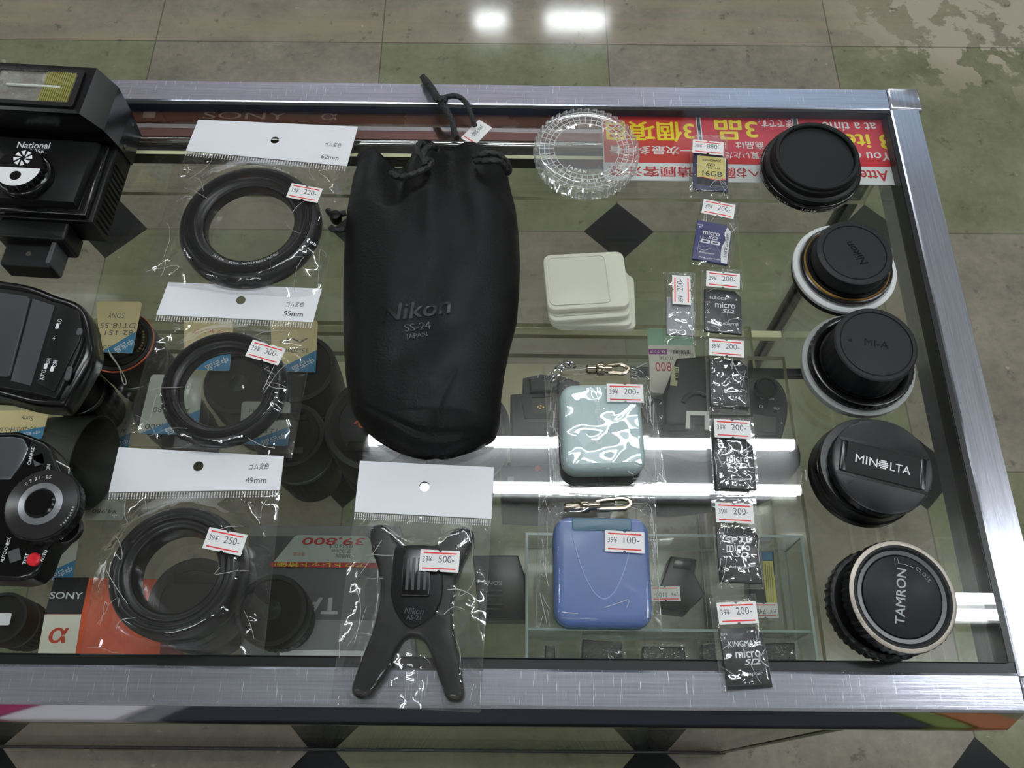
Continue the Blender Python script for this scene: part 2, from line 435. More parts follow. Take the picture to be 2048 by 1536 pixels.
a1, a2 = bounced(1618, 889, GZ, 2.62), bounced(1600, 980, GZ, 2.62)
lamp(a2.x-1.2, a2.x, (a1.y, a2.y), 'twin tube ceiling light mirrored across the middle of the glass counter top')
b1, b2 = bounced(1840, 1196, GZ, 2.62), bounced(1840, 1228, GZ, 2.62)
lamp(b1.x, b1.x+1.2, (b1.y, b2.y), 'close set twin tube ceiling light mirrored beside the lowest right lens cap')
c1, c2 = bounced(1092, 46, 0, 2.62), bounced(1212, 46, 0, 2.62); c3 = bounced(1150, 32, 0, 2.62)
lamp(c1.x, c2.x, [c1.y+(c3.y-c1.y)*k/4 for k in range(5)], 'short ceiling light mirrored as the wide white patch on the aisle floor')
c1, c2 = bounced(950, 46, 0, 2.62), bounced(1012, 46, 0, 2.62); c3 = bounced(980, 32, 0, 2.62)
lamp(c1.x, c2.x, [c1.y+(c3.y-c1.y)*k/4 for k in range(5)], 'shortest ceiling light mirrored as the narrow white patch on the aisle floor')
for k, (x, y) in enumerate(((-2.9, .9), (-2.6, -1.3), (-.4, -1.3), (2.0, -1.4), (3.3, .7), (-2.9, 3.3), (3.6, 3.2), (-1.0, 3.45), (1.1, 3.45))):  # last two are unseen fittings added to brighten the far aisle
    lamp(x-.6, x+.6, (y-.078, y+.078), 'twin tube ceiling light over the %s of the shop' % ('left aisle', 'left front corner', 'photographer', 'right front corner', 'right aisle', 'left rear corner', 'right rear corner', 'pouch aisle, added to brighten that side', 'notices aisle, added to brighten that side')[k])
# stand-in boards out of view over the aisle, invented for the steel frame to mirror
def stand_in_board(x0, x1, y, z0, z1, rgb, label, words=None, ink=WHT):
    t = thing('stand_in_sign', label, 'sign', ((x0+x1)/2, y, (z0+z1)/2))
    W, H = (x1-x0)*1000, (z1-z0)*1000
    m = slab(rrect(W, H, 6), -9, 9, 2).mapped(lambda x, y_, z: (x, -z, y_)); m.build('board', pm(label, rgb, .6), t)
    if words: fit(words, W*.8, H*.62, bold=.02).mapped(lambda x, y_, z: (x, -9.6, y_)).build('lettering', ink, t)
    for s in (-1, 1): tube([(s*W*.4, 0, H/2-2), (s*W*.4, 0, (2.7-(z0+z1)/2)*1000)], 2, 6).build('wire', CHROME, t)
stand_in_board(-1.55, .40, 1.85, 1.88, 2.08, (96, 50, 30), 'long brown stand-in sign with pale lettering, added for the frame to mirror', 'SONY', pm('dull sign letters', (150, 140, 132), .6))
stand_in_board(-1.6, .53, 1.92, 2.11, 2.31, (238, 231, 233), 'long pale lavender stand-in sign above the brown one, added for the frame to mirror')
stand_in_board(-1.6, .53, 1.95, 2.32, 2.46, (70, 84, 140), 'long blue stand-in sign over the aisle, added for the frame to mirror')
stand_in_board(-1.6, .53, 1.98, 2.47, 2.62, (196, 120, 96), 'salmon stand-in sign topmost over the aisle, added for the frame to mirror')
stand_in_board(.54, 1.6, 1.93, 2.1, 2.60, (176, 200, 226), 'pale blue stand-in sign over the right half of the aisle, added for reflection')
# invented stand-in boxes behind the photographer, added for the front trim to mirror
def carton(x, y, w_, d, h, rgb, label, z=0.0, name='carton'):
    t = thing(name, label, 'box', (x, y, z)); box(w_, d, h, 3, 4).build('body', pm(label, rgb, .55), t)
    box(w_*.96, 45, .4, .1, 1, h).build('tape', pm(label+' tape', tuple(min(255, c+18) for c in rgb), .3), t)
carton(.047, -.40, 840, 380, 350, (20, 22, 34), 'long navy stand-in box behind the photographer, added for the front trim to mirror')  # stands in for the photographer's dark trousers in the trim reflection
carton(-.615, -.40, 122, 380, 350, (160, 24, 90), 'magenta stand-in carton left of the white ones, added for the trim to mirror')
carton(-.484, -.40, 128, 380, 350, (214, 208, 212), 'narrow white stand-in carton beside the magenta one, added for the trim to mirror')
carton(-.398, -.40, 40, 380, 330, (120, 120, 122), 'grey stand-in carton between the white carton and the navy box, added for reflection')
carton(.492, -.40, 42, 380, 350, (96, 108, 44), 'yellow green stand-in carton right of the navy box, added for the trim to mirror')
carton(.552, -.40, 68, 380, 350, (150, 88, 42), 'orange stand-in carton at the right end of the floor row, added for reflection')

# ------------------------------------------------------------------ the counter
case = thing('display_counter', 'glass display counter with scratched steel frame holding all the camera goods', 'display case', (0, 0, 0))
def xz(profile, x0, x1, name, mats, parent=case):     # profile of (Y, z over glass) run along X
    o = ccw(profile); n = len(o)
    vs = [(x0, y, z+GZ*1000) for y, z in o]+[(x1, y, z+GZ*1000) for y, z in o]
    fs = [[i, (i+1) % n, n+(i+1) % n, n+i][::-1] for i in range(n)]+[list(range(n)), [n+i for i in range(n)][::-1]]
    fs = [f[::-1] for f in fs]
    m = MB(); m.add(vs, fs); return m.build(name, mats, parent)
def yz(profile, y0, y1, name, mats, parent=case):     # profile of (X, z over glass) run along Y
    o = ccw(profile); n = len(o)
    vs = [(x, y0, z+GZ*1000) for x, z in o]+[(x, y1, z+GZ*1000) for x, z in o]
    fs = [[i, (i+1) % n, n+(i+1) % n, n+i] for i in range(n)]+[list(range(n))[::-1], [n+i for i in range(n)]]
    m = MB(); m.add(vs, fs); return m.build(name, mats, parent)
XL = -760
GASK = pm('black gasket', (16, 17, 18), .35)
xz([(43, -2), (44.5, 0), (62, 0), (63.4, -1), (63.4, -40), (43.4, -40)], XL, 281, 'front_bar', FRAMEX)
xz([(42.9, -2.2), (43.2, -40), (40, -40), (35.5, -27), (35.8, -23)], XL, 281, 'front_trim', pm('polished trim', (190, 192, 198), .09, 1.0))
xz([(462, -1), (463, 0), (481, 0), (483, -2), (483, -30), (462, -30)], XL, 281, 'back_bar', FRAMEX)
yz([(281.5, -1), (282.5, 0), (302, 0), (304, -3), (305, -12), (305, -40), (281.5, -40)], 62, 462, 'side_bar', FRAMEY)
for nm, y0, y1 in (('corner_cap', 462.2, 483.5), ('corner_cap', 42.8, 61.8)):
    slab([(281.6, y0), (305.5, y0), (305.5, y1), (281.6, y1)], GZ*1000-40, GZ*1000+.6, 2.2).build(nm, FRAMEY, case)
# glass top
def pane(x0, x1, y0, y1, z0, z1, name, parent=case, mats=None):
    m = MB(); vs = [(x, y, z) for z in (z0, z1) for x, y in ((x0, y0), (x1, y0), (x1, y1), (x0, y1))]
    fs = [[3, 2, 1, 0], [4, 5, 6, 7]]+[[i, (i+1) % 4, 4+(i+1) % 4, 4+i] for i in range(4)]
    dims = [x1-x0, y1-y0, z1-z0]; k = dims.index(min(dims))
    for f in fs:
        P = [Vector(vs[i]) for i in f]; nrm = (P[1]-P[0]).cross(P[2]-P[1]); ax = max(range(3), key=lambda a: abs(nrm[a]))
        m.add(vs, [f], mi=0 if ax == k else 1)
    return m.build(name, mats or [GLASS, GLASSE], parent)
G = GZ*1000
pane(XL, 277.5, 69, 458.7, G-6, G, 'glass_top', mats=[GLASS, GASK])
xz([(63.4, -1.5), (69.5, -1.5), (69.5, -14), (63.4, -14)], XL, 281, 'gasket', GASK)
xz([(458.8, -.4), (462, -.4), (462, -7), (458.8, -7)], XL, 281, 'gasket', GASK)
yz([(277, -.8), (281.5, -.8), (281.5, -14), (277, -14)], 69.5, 458, 'gasket', GASK)
# rear rail: stepped bright channel just under the back edge of the glass
xz([(461.8, -7.4), (450, -8.4), (450, -26), (461.8, -26)], XL, at(1198, 230, -9).x*1000, 'sign_reflection_strip', pm('painted sign reflection', (62, 40, 31), .3, var=.3, vscale=18))  # sign reflection at the rail, put into the colour of a brown strip
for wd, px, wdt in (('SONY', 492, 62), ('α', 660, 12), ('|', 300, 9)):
    p = at(px, 230, -9); put(fit(wd, wdt, 6.6), p.x*1000, 455.4, G-7.7).build('reflected_lettering', pm('painted reflection letters', (112, 98, 92), .4), case)  # letters of the reflected sign drawn as print
xz([(449.8, -9.9), (444.6, -9.74), (444.6, -26), (449.8, -26)], XL, 277, 'rear_rail', CHROME)
xz([(444.4, -9.8), (437, -9.8), (437, -26), (444.4, -26)], XL, 277, 'rear_rail', CHROME)
def rod(y, z, r, name, mat):
    tube([(XL, y, G+z), (277, y, G+z)], r, 16).build(name, mat, case)
rod(434.2, -11.5, 2.7, 'rear_rail', CHROME)
xz([(431.4, -12.5), (424.8, -12.5), (424.8, -26), (431.4, -26)], XL, 277, 'gasket', GASK)
pane(XL, 277, 421.5, 424.5, G-60, G-11, 'rear_lip')
# upright panes, posts, foot rail
pane(XL, 296, 57, 63, 12, G-40, 'front_glass')
pane(293, 299, 64, 470, 12, G-40, 'side_glass')
pane(XL, 292, 471, 477, 12, G-30, 'back_glass')
POST = pm('dark steel post', (52, 53, 54), .25, 1.0)
for x, y in ((297, 62), (297, 473), (XL+6, 62), (XL+6, 473)): slab(rrect(12, 12, 1.5, 2, x, y), 0, G-32, 0).build('post', POST, case)
for y in (60, 474): slab([(XL, y-5), (303, y-5), (303, y+5), (XL, y+5)], 0, 12, 1.5).build('foot_rail', GASK, case)
slab([(292, 66), (303, 66), (303, 468), (292, 468)], 0, 12, 1.5).build('foot_rail', GASK, case)
# shelves
ZS = -240.0; ZS2 = -312.0
xs1 = at(1609, 1000, ZS).x*1000; ys1 = at(1100, 708, ZS).y*1000; ys2 = min(452, at(1100, 642, ZS2).y*1000)
def sh(name, label, x1, y0, y1, z):
    t = thing(name, label, 'shelf', (0, 0, GZ+z*.001)); pane(XL+14, x1, y0, y1, -8, 0, 'pane', t); return t
s1 = sh('glass_shelf', 'upper glass shelf inside the counter carrying lenses cameras and boxes', xs1, 72, ys1, ZS)
s2 = sh('glass_shelf', 'lower glass shelf reaching further back under the upper one', xs1-6, 72, ys2, ZS2)
for z, y in ((ZS, ys1-12), (ZS2, ys2-5), (ZS, 80), (ZS2, 80)):
    slab([(XL+12, y-4), (291, y-4), (291, y+4), (XL+12, y+4)], G+z-16, G+z-8.05, 1).build('shelf_rail', GLASSE if y > 400 else POST, case)
lin_ = thing('shelf_liner', 'cream paper liner lying along the back of the upper shelf', 'paper', (0, 0, GZ+ZS*.001))
y0l, y1l = at(1000, 925, ZS).y*1000, at(1000, 728, ZS).y*1000
slab([(XL+30, y0l), (at(1262, 800, ZS).x*1000, y0l), (at(1262, 800, ZS).x*1000, y1l), (XL+30, y1l)], .05, .6).build('sheet', pm('cream liner', (196, 190, 156), .7, var=.08, vscale=30), lin_)

# ------------------------------------------------------------------ price stickers, films, bags
def sticker(parent, x, y, z, a, words, w_=22.0, h_=12.0, bend=None, tail=True):
    """white price sticker with two red rules; x, y, z, a in the parent's millimetres"""
    o = []
    for (px, py) in ((-w_/2, -h_/2), (-1, -h_/2), (-.7, -h_/2+.7), (0, -h_/2+1), (.7, -h_/2+.7), (1, -h_/2), (w_/2, -h_/2), (w_/2, h_/2), (1, h_/2), (.7, h_/2-.7), (0, h_/2-1), (-.7, h_/2-.7), (-1, h_/2), (-w_/2, h_/2)): o.append((px, py))
    base = slab(o, 0, .15)
    f = (lambda m: put(m, x, y, z, a))
    s = f(base).build('price_sticker', STICK, parent)
    r = MB()
    for yy in (h_*.36, -h_*.36): r.join(slab(rrect(w_*.84, .75, 0, 1, 0, yy), .16, .2))
    f(r).build('red_rule', REDP, s)
    t = MB(); p1 = fit(words[0], w_*.24, h_*.27, bold=-.005); p2 = fit(words[1], w_*.40, h_*.33, bold=-.012)
    t.join(put(p1, -w_*.31, h_*.06, .2)); t.join(put(p2, w_*.17, h_*.09, .2))
    f(t).build('price_print', GREYT, s)
    return s
def film_grid(t, quad, nx, ny, bodies, amp, seed, z0=.7, iters=120, wr=14.0, nf=None, bodyw=.25):
    """clear film stretched over what lies in a bag: quad in the thing's mm (TL, TR, BR, BL); bodies(x, y) -> height"""
    TL, TR, BR, BL = [np.array(q, float) for q in quad]
    u = np.linspace(0, 1, nx)[None, :, None]; v = np.linspace(0, 1, ny)[:, None, None]
    P = (TL*(1-u)+TR*u)*(1-v)+(BL*(1-u)+BR*u)*v
    H = np.array([[bodies(P[j, i, 0], P[j, i, 1]) for i in range(nx)] for j in range(ny)])
    Z = H.copy()
    edge = np.zeros_like(H, bool); edge[0, :] = edge[-1, :] = edge[:, 0] = edge[:, -1] = True
    Z[edge] = z0
    for _ in range(iters):
        A = Z.copy(); A[1:-1, 1:-1] = (Z[:-2, 1:-1]+Z[2:, 1:-1]+Z[1:-1, :-2]+Z[1:-1, 2:])/4
        Z = np.maximum(A, H+.35*(H > 0)); Z[edge] = z0
    rng = random.Random(seed); off = Vector((rng.uniform(0, 50), rng.uniform(0, 50), 0))
    folds = []
    cx, cyy = P[ny//2, nx//2]
    Wd = np.linalg.norm(TR-TL); Hd = np.linalg.norm(BL-TL)
    for k in range(int(9+wr) if nf is None else nf):
        px, py = cx+rng.uniform(-.55, .55)*Wd, cyy+rng.uniform(-.55, .55)*Hd
        an = math.atan2(py-cyy, px-cx)+rng.uniform(-.6, .6)
        folds.append((px, py, math.cos(an), math.sin(an), rng.uniform(.10, .35)*Wd, rng.uniform(.5, 1.6), rng.uniform(.5, 1.1)))
    vs = []
    for j in range(ny):
        for i in range(nx):
            x, y = P[j, i]; z = Z[j, i]
            e = min(i, nx-1-i, j, ny-1-j); k = min(1, e/3)
            on = bodyw if H[j, i] > 0 else 1.0
            n1 = noise.noise(Vector((x/wr, y/wr, 0))+off); n2 = noise.noise(Vector((x/(wr*.4), y/(wr*.4), 5))+off)
            d = (abs(n1)*1.3+n2*.45)
            for (fx, fy, ca, sa, ln, wd, hh) in folds:
                a_ = (x-fx)*ca+(y-fy)*sa; b_ = -(x-fx)*sa+(y-fy)*ca+.06*a_*a_/ln
                if abs(a_) < ln: d += hh*math.exp(-(b_/wd)**2)*(1-(a_/ln)**2)
            vs.append((x, y, z+amp*k*on*d))
    fs = [[j*nx+i, (j+1)*nx+i, (j+1)*nx+i+1, j*nx+i+1] for j in range(ny-1) for i in range(nx-1)]
    m = MB(); m.add(vs, fs)
    b = [(q[0], q[1], .25) for q in quad]; m.add([b[3], b[2], b[1], b[0]], [[0, 1, 2, 3]])
    # heat-sealed rim
    return m, P, Z
def creases(P, Z, seed, n=14, r=.13, span=.22, along=False):
    """whitened fold lines lying on a film"""
    rng = random.Random(seed*7+1); ny, nx = Z.shape; m = MB()
    def pt(u, v):
        u = min(max(u, .01), .99); v = min(max(v, .01), .99); i, j = u*(nx-1), v*(ny-1); a, b = min(int(i), nx-2), min(int(j), ny-2)
        return (*(P[b, a]*(1-(i-a))*(1-(j-b))+P[b, a+1]*(i-a)*(1-(j-b))+P[b+1, a]*(1-(i-a))*(j-b)+P[b+1, a+1]*(i-a)*(j-b)), float(max(Z[b:b+2, a:a+2].ravel()))+.75)
    for k in range(n):
        side = rng.random(); u, v = (rng.choice((rng.uniform(.02, .16), rng.uniform(.84, .98))), rng.uniform(.05, .97)) if side < .7 else (rng.uniform(.05, .95), rng.choice((rng.uniform(.02, .1), rng.uniform(.86, .97))))
        a = math.atan2(.5-v, .5-u)+rng.uniform(-1.1, 1.1); L = rng.uniform(.4, 1)*span; c = rng.uniform(-1.1, 1.1)
        if along:
            u = rng.choice((rng.uniform(.01, .09), rng.uniform(.91, .99))) if side < .7 else u; a = (math.pi/2 if side < .7 else 0)+rng.uniform(-.3, .3); c *= .3
        pts = []
        for q in range(12):
            pts.append(pt(u, v)); u += math.cos(a)*L/12; v += math.sin(a)*L/12; a += c/12
        if rng.random() < .4: a += math.pi*.75
        for q in range(5):
            u += math.cos(a)*L/16; v += math.sin(a)*L/16; pts.append(pt(u, v))
        m.join(tube(pts, r*rng.uniform(.6, 1.3), 6))
    return m
def rim(quad, z, r=.28):
    m = MB()
    for i in range(4):
        a, b = quad[i], quad[(i+1) % 4]
        m.join(tube([(a[0], a[1], z), (b[0], b[1], z)], r, 6))
    return m
HANDW = 'ゴム変色'
def header_bag(label, TL, TR, HR, HL, BR, BL, hole, bodies_of, seed, size=None, size_at=None, hand_at=None, size_col=INK, stick=None, lift=1.0):
    cx, cyy = (TL[0]+TR[0]+BR[0]+BL[0])/4, (TL[1]+TR[1]+BR[1]+BL[1])/4
    t = thing('plastic_bag', label, 'bag', at(cx, cyy, 0), ang(HL, HR), 'clear bags with white header cards')
    Q = [loc_of(t, *p, .8) for p in (TL, TR, BR, BL)]; hl, hr = loc_of(t, *HL, .8), loc_of(t, *HR, .8)
    m, P, Z = film_grid(t, [hl, hr, Q[2], Q[3]], 62, 70, bodies_of(t), .9, seed)
    m.join(creases(P, Z, seed), mi=1); m.build('film', [FILM, CREASE], t, sharp=180)
    rim(Q, .5).build('sealed_rim', FILM, t)
    hx, hy = loc_of(t, *hole, .8)
    plate([hl, hr, Q[1], Q[0]], [circ(3.1, 20, hx, hy)], .9, .35).build('header_card', PAPER, t)
    tick = MB(); n = 62
    for row, (o0, o1) in enumerate(((.6, 3.0), (3.4, 4.4))):
        for k in range(n):
            f = (k+.5)/n; x = hl[0]+(hr[0]-hl[0])*f; y = hl[1]+(hr[1]-hl[1])*f
            tick.join(slab([(x-.3, y-o1), (x+.3, y-o1), (x+.3, y-o0), (x-.3, y-o0)], 1.2, 1.3))
    tick.build('seal_strip', pm('seal ticks', (206, 206, 206), .4), t)
    if size:
        a = ang(HL, HR)-t.rotation_euler.z
        x, y = loc_of(t, *size_at, 1); put(fit(size, 12.6, 3.6, bold=.012), x, y, 1.33, a-.02).build('size_print', size_col, t)
        x, y = loc_of(t, *hand_at, 1); put(fit(HANDW, 12.0, 4.0, shear=.25), x, y, 1.33, a+.04).build('handwriting', BLUEINK, t)
    if stick:
        (sx, sy), p, q, z, words = stick
        x, y = loc_of(t, sx, sy, z); sticker(t, x, y, z, ang(p, q, z)-t.rotation_euler.z, words)
    return t

# ------------------------------------------------------------------ rubber lens hoods
def hood(label, c, R, rin, hgt, ribs, words=None, za=0.0):
    t = thing('lens_hood', label, 'lens hood', at(c[0], c[1], hgt*.5)-Vector((0, 0, hgt*.0005)), za, 'rubber lens hoods in clear bags')
    w_ = R-rin
    prof = [(rin-1.0, .6), (rin-1.0, hgt-4.5), (rin, hgt-3.2), (rin+.12*w_, hgt-2.8), (rin+.22*w_, hgt-2.6), (rin+.30*w_, hgt-1.6)]
    for k in range(ribs):
        a = .32+.36*k/ribs; dz = hgt-.9*(1-math.sin(math.pi*(k+.5)/ribs))
        prof += [(rin+a*w_, dz-.55), (rin+(a+.10/ribs)*w_, dz), (rin+(a+.26/ribs)*w_, dz)]
    prof += [(rin+.70*w_, hgt-.8), (rin+.82*w_, hgt-2.2), (rin+.93*w_, hgt-5), (R, hgt-7.5), (R, 3.0), (R-.8, 1.2), (R-2, .5)]
    k = len(prof)
    lathe(prof, 160, knurl={k-4: (80, .8), k-3: (80, .8)}, close=True).build('rubber_body', RUB, t, sharp=50)
    lathe([(rin-.9, hgt-4.3), (rin-1.6, hgt-5.5), (rin-1.6, 1.0), (rin-.95, 1.0)], 96, close=True).build('thread_ring', BLKG, t)
    if words: arc_text(words, 2.3, rin+.13*w_, -math.pi/2+.05, hgt-2.55, True, bold=.0).build('ring_lettering', WHT, t)
    return t
H1 = hood('widest rubber lens hood, in the bag marked 62mm', (501, 450), 48.0, 31.0, 13, 7, 'JAPAN    62mm  WIDEANGLE HOOD', .0)
H2 = hood('narrow ribbed rubber lens hood, in the bag marked 55mm', (448, 776), 39.0, 27.6, 12, 6)
H3 = hood('thick rubber lens hood with notched rim, in the bag marked 49mm', (358, 1146), 37.5, 24.5, 20, 2)
def disc_body(H, R, hgt):
    def of(t):
        c = RZ(-t.rotation_euler.z) @ (Vector(H.location)-Vector(t.location))*1000
        def f(x, y):
            d = math.hypot(x-c.x, y-c.y)
            return hgt if d < R-2.5 else (hgt*.82 if d < R+1.2 else 0)
        return f
    return of
B1 = header_bag('clear bag with white header card marked 62mm, topmost of the three hood bags', (397, 240), (716, 254), (694, 333), (372, 302), (640, 602), (275, 570), (550, 281), disc_body(H1, 48, 13.4), 3,
                '62mm', (660, 315), (666, 290), GREYT, ((609, 386), (577, 380), (640, 392), 15.2, ('39¥', '220-')))
B2 = header_bag('clear bag with white header card marked 55mm, middle of the three hood bags', (337, 565), (644, 578), (626, 645), (313, 630), (583, 916), (247, 890), (482, 601), disc_body(H2, 39, 12.4), 11,
                '55mm', (587, 628), (590, 609), INK, ((531, 705), (500, 696), (566, 715), 14.2, ('39¥', '300-')))
B3 = header_bag('clear bag with white header card marked 49mm, lowest of the three hood bags', (238, 895), (568, 913), (560, 980), (218, 985), (527, 1308), (160, 1310), (397, 933), disc_body(H3, 37.5, 20.4), 21,
                '49mm', (512, 961), (518, 933), GREYT, ((450, 1083), (412, 1074), (490, 1090), 22.2, ('39¥', '250-')))

# ------------------------------------------------------------------ flash stand in its bag
fs_ = thing('flash_stand', 'black plastic flash foot stand with four splayed legs, in the bag priced 500', 'flash stand', at(838, 1230, 0))
out = poly(fs_, [(741, 1060), (755, 1050), (772, 1053), (785, 1068), (800, 1086), (812, 1091), (862, 1092), (886, 1080), (908, 1060), (928, 1056), (945, 1062), (948, 1078), (938, 1100), (925, 1130), (914, 1160), (908, 1200), (906, 1240),
                  (911, 1280), (920, 1320), (926, 1360), (929, 1385), (922, 1400), (908, 1403), (893, 1396), (882, 1370), (866, 1320), (852, 1288), (838, 1276), (818, 1274), (803, 1285), (786, 1320), (768, 1355), (750, 1380), (736, 1394), (716, 1396), (704, 1384), (706, 1365), (722, 1320), (742, 1270), (756, 1220), (760, 1180), (757, 1140), (744, 1100)], 8)
out = smooth2(out[::1], 3)
slab(out, .6, 10.5, 3.2, 4, botbev=.6).build('body', BLK, fs_, sharp=60)
pl = poly(fs_, [(800, 1092), (866, 1092), (884, 1105), (886, 1150), (884, 1195), (868, 1230), (826, 1258), (796, 1232), (782, 1195), (784, 1150), (788, 1105)], 12)
slab(smooth2(pl, 3), 10, 13.5, 1.4).build('raised_plate', BLK, fs_)
c = loc_of(fs_, 833, 1145, 14); box(15.5, 26, 2.6, .5, 1, 12.6, c[0], c[1]).build('shoe_block', BLKG, fs_)
rr = MB()
for k in range(4): rr.join(slab(rrect(1.7, 18, .4, 2, c[0]-4.8+k*3.2, c[1]-1), 15.1, 15.9, .3))
rr.build('shoe_rail', GREYP, fs_)
x, y = loc_of(fs_, 828, 1222, 13.5); put(fit('Nikon', 10.5, 3.2, bold=.01, shear=.2), x, y, 13.6, -.03).build('moulded_lettering', GREYP, fs_)
x, y = loc_of(fs_, 827, 1235, 13.5); put(fit('AS-21', 8, 2.4, bold=.01), x, y, 13.6, -.03).build('moulded_lettering', GREYP, fs_)
def fs_body(t):
    o = [loc_of(t, *p, 8) for p in [(741, 1060), (772, 1053), (812, 1091), (862, 1092), (928, 1056), (948, 1078), (914, 1160), (906, 1240), (929, 1385), (908, 1403), (882, 1370), (838, 1276), (803, 1285), (736, 1394), (704, 1384), (756, 1220), (757, 1140)]]
    def inside(x, y):
        r = False; n = len(o); j = n-1
        for i in range(n):
            if (o[i][1] > y) != (o[j][1] > y) and x < (o[j][0]-o[i][0])*(y-o[i][1])/(o[j][1]-o[i][1])+o[i][0]: r = not r
            j = i
        return r
    return lambda x, y: 12.5 if inside(x, y) else 0
B4 = header_bag('clear bag with blank white header card overhanging the front steel bar', (720, 922), (988, 935), (983, 1038), (709, 1024), (960, 1425), (662, 1408), (849, 973), fs_body, 33,
                stick=((879, 1122), (842, 1103), (918, 1107), 16.2, ('39¥', '500-')))

# ------------------------------------------------------------------ memory cards and accessory cases in sleeves
SDO = [(-12, -16), (12, -16), (12, 11.5), (7.5, 16), (-12, 16)]
def card(label, name, c, a, rgb, z=.9, w_=24, h_=32, cat='memory card'):
    t = thing(name, label, cat, at(c[0], c[1], z+2)-Vector((0, 0, (2+z)*.001))+Vector((0, 0, z*.001)), a, 'cards in clear sleeves')
    slab([(x*w_/24, y*h_/32) for x, y in SDO], 0, 2.1, .35, 2).build('shell', pm(label, rgb, .4), t)
    return t
def pr(t, words, x, y, width, height=None, mat=WHT, a=0.0, z=2.13, bold=.01, shear=0.0, name='lettering'):
    return put(fit(words, width, height, bold=bold, shear=shear), x, y, z, a).build(name, mat, t)
def micro_logo(t, x, y, s=1.0, mat=WHT, hc=False):
    m = put(fit('micro', 12*s, 4.0*s, bold=.02), x, y+2.6*s, 2.13); m.join(put(fit('SD', 7.5*s, 2.6*s, bold=.018, shear=.3), x+1.4*s, y-1.3*s, 2.13))
    m.join(slab(rrect(3.4*s, .6*s, .2, 2, x+3.6*s, y-2.4*s), 2.1, 2.14))
    if hc:
        for dx in (-3.6, 3.6):
            m.join(plate(rrect(6.6*s, 3.2*s, .8, 3, x+dx*s, y-5.2*s), [rrect(3.6*s, 1.3*s, .3, 2, x+dx*s, y-5.2*s)], 2.1, .05))
    m.build('card_logo', mat, t)
def lock_mark(t, x=-9.6, y=12.4, mat=WHT):
    m = put(fit('Lock', 3.6, 1.4), x, y, 2.13); m.add([(x-.8, y-1.4, 2.13), (x+.4, y-1.4, 2.13), (x-.2, y-3, 2.13)], [[0, 2, 1]]); m.build('lock_mark', mat, t)
def sleeve(label, quad, st, words, seed, bodies=None, vert=False, amp=.75, z0=.7):
    TL, TR, BR, BL = quad; cx, cyy = sum(p[0] for p in quad)/4, sum(p[1] for p in quad)/4
    top = ((TL[0]+TR[0])/2, (TL[1]+TR[1])/2); bot = ((BL[0]+BR[0])/2, (BL[1]+BR[1])/2)
    t = thing('plastic_sleeve', label, 'plastic sleeve', at(cx, cyy, 0), ang(bot, top)-math.pi/2, 'clear priced sleeves')
    Q = [loc_of(t, *p, 1.5) for p in quad]
    w_ = abs(Q[1][0]-Q[0][0])/2; h_ = abs(Q[0][1]-Q[3][1])/2
    bd = bodies or (lambda x, y: 3.2 if (abs(x) < w_-2.2 and abs(y) < h_-2.5) else 0)
    m, P, Z = film_grid(t, Q, 34, 52, bd, amp, seed, z0=z0, wr=10.0, nf=8, iters=40, bodyw=.75); m.join(creases(P, Z, seed, 9, .17, .35), mi=1); m.build('film', [FILMS, CREASE], t, sharp=180)
    rim(Q, .55, .3).build('sealed_rim', FILMS, t)
    x, y = loc_of(t, *st, 5); sticker(t, x, y, 5.0, math.pi/2-.0 if vert else -.02, words)
    return t
P2 = ('39¥', '200-')
def ca(q):   # tilt of a sleeve
    top = ((q[0][0]+q[1][0])/2, (q[0][1]+q[1][1])/2); bot = ((q[3][0]+q[2][0])/2, (q[3][1]+q[2][1])/2)
    return ang(bot, top)-math.pi/2
q1 = [(1383, 270), (1455, 269), (1459, 395), (1378, 394)]; q2 = [(1404, 398), (1480, 405), (1464, 537), (1384, 527)]
q3 = [(1327, 543), (1390, 544), (1393, 688), (1327, 687)]; q4 = [(1404, 538), (1483, 538), (1489, 677), (1401, 676)]
q5 = [(1411, 677), (1492, 677), (1501, 828), (1415, 827)]; q6 = [(1419, 836), (1506, 834), (1519, 992), (1430, 992)]
q7 = [(1423, 998), (1512, 997), (1529, 1177), (1437, 1177)]; q8 = [(1419, 1195), (1511, 1187), (1547, 1373), (1446, 1384)]
NAVY = (34, 36, 72); CB = (26, 26, 28)
k1 = card('navy memory card with yellow label marked 16GB, topmost of the card column', 'memory_card', (1421, 343), ca(q1), NAVY)
slab(rrect(20, 25.5, .8, 3, .6, .5), 2.1, 2.2).build('yellow_label', pm('yellow card label', (206, 192, 110), .45), k1)
slab([(-9.4, -12.2), (10.6, -12.2), (10.6, -6.6), (6, -7.6), (0, -7.0), (-5, -5.6), (-9.4, -6.0)], 2.2, 2.26).build('label_foot', INK, k1)
slab([(-9.4, -6.0), (-5, -5.6), (0, -7.0), (6, -7.6), (10.6, -6.6), (10.6, -5.2), (6, -6.8), (0, -6.4), (-5, -5.3)], 2.2, 2.27).build('red_swoosh', REDP, k1)
pr(k1, 'KINGMAX', 1, 9.6, 13, 2.0, INK, z=2.24, bold=.02); pr(k1, 'SD', 0, 5.6, 6.5, 2.4, INK, z=2.24, bold=.02, shear=.3); pr(k1, 'HC 10', 1.4, 3.0, 10, 1.5, INK, z=2.24); pr(k1, '16GB', 1.2, -2.0, 14, 4.6, INK, z=2.24, bold=.018)
k2 = card('indigo and white card adapter marked micro, second in the card column', 'card_adapter', (1425, 484), ca(q2), (44, 46, 96))
slab([(7.4, -15.2), (11.4, -15.2), (11.4, 10.8), (8.5, 14), (7.2, 9), (8.4, 3), (6.4, -3), (6.6, -10)], 2.1, 2.16).build('white_band', WHT, k2)
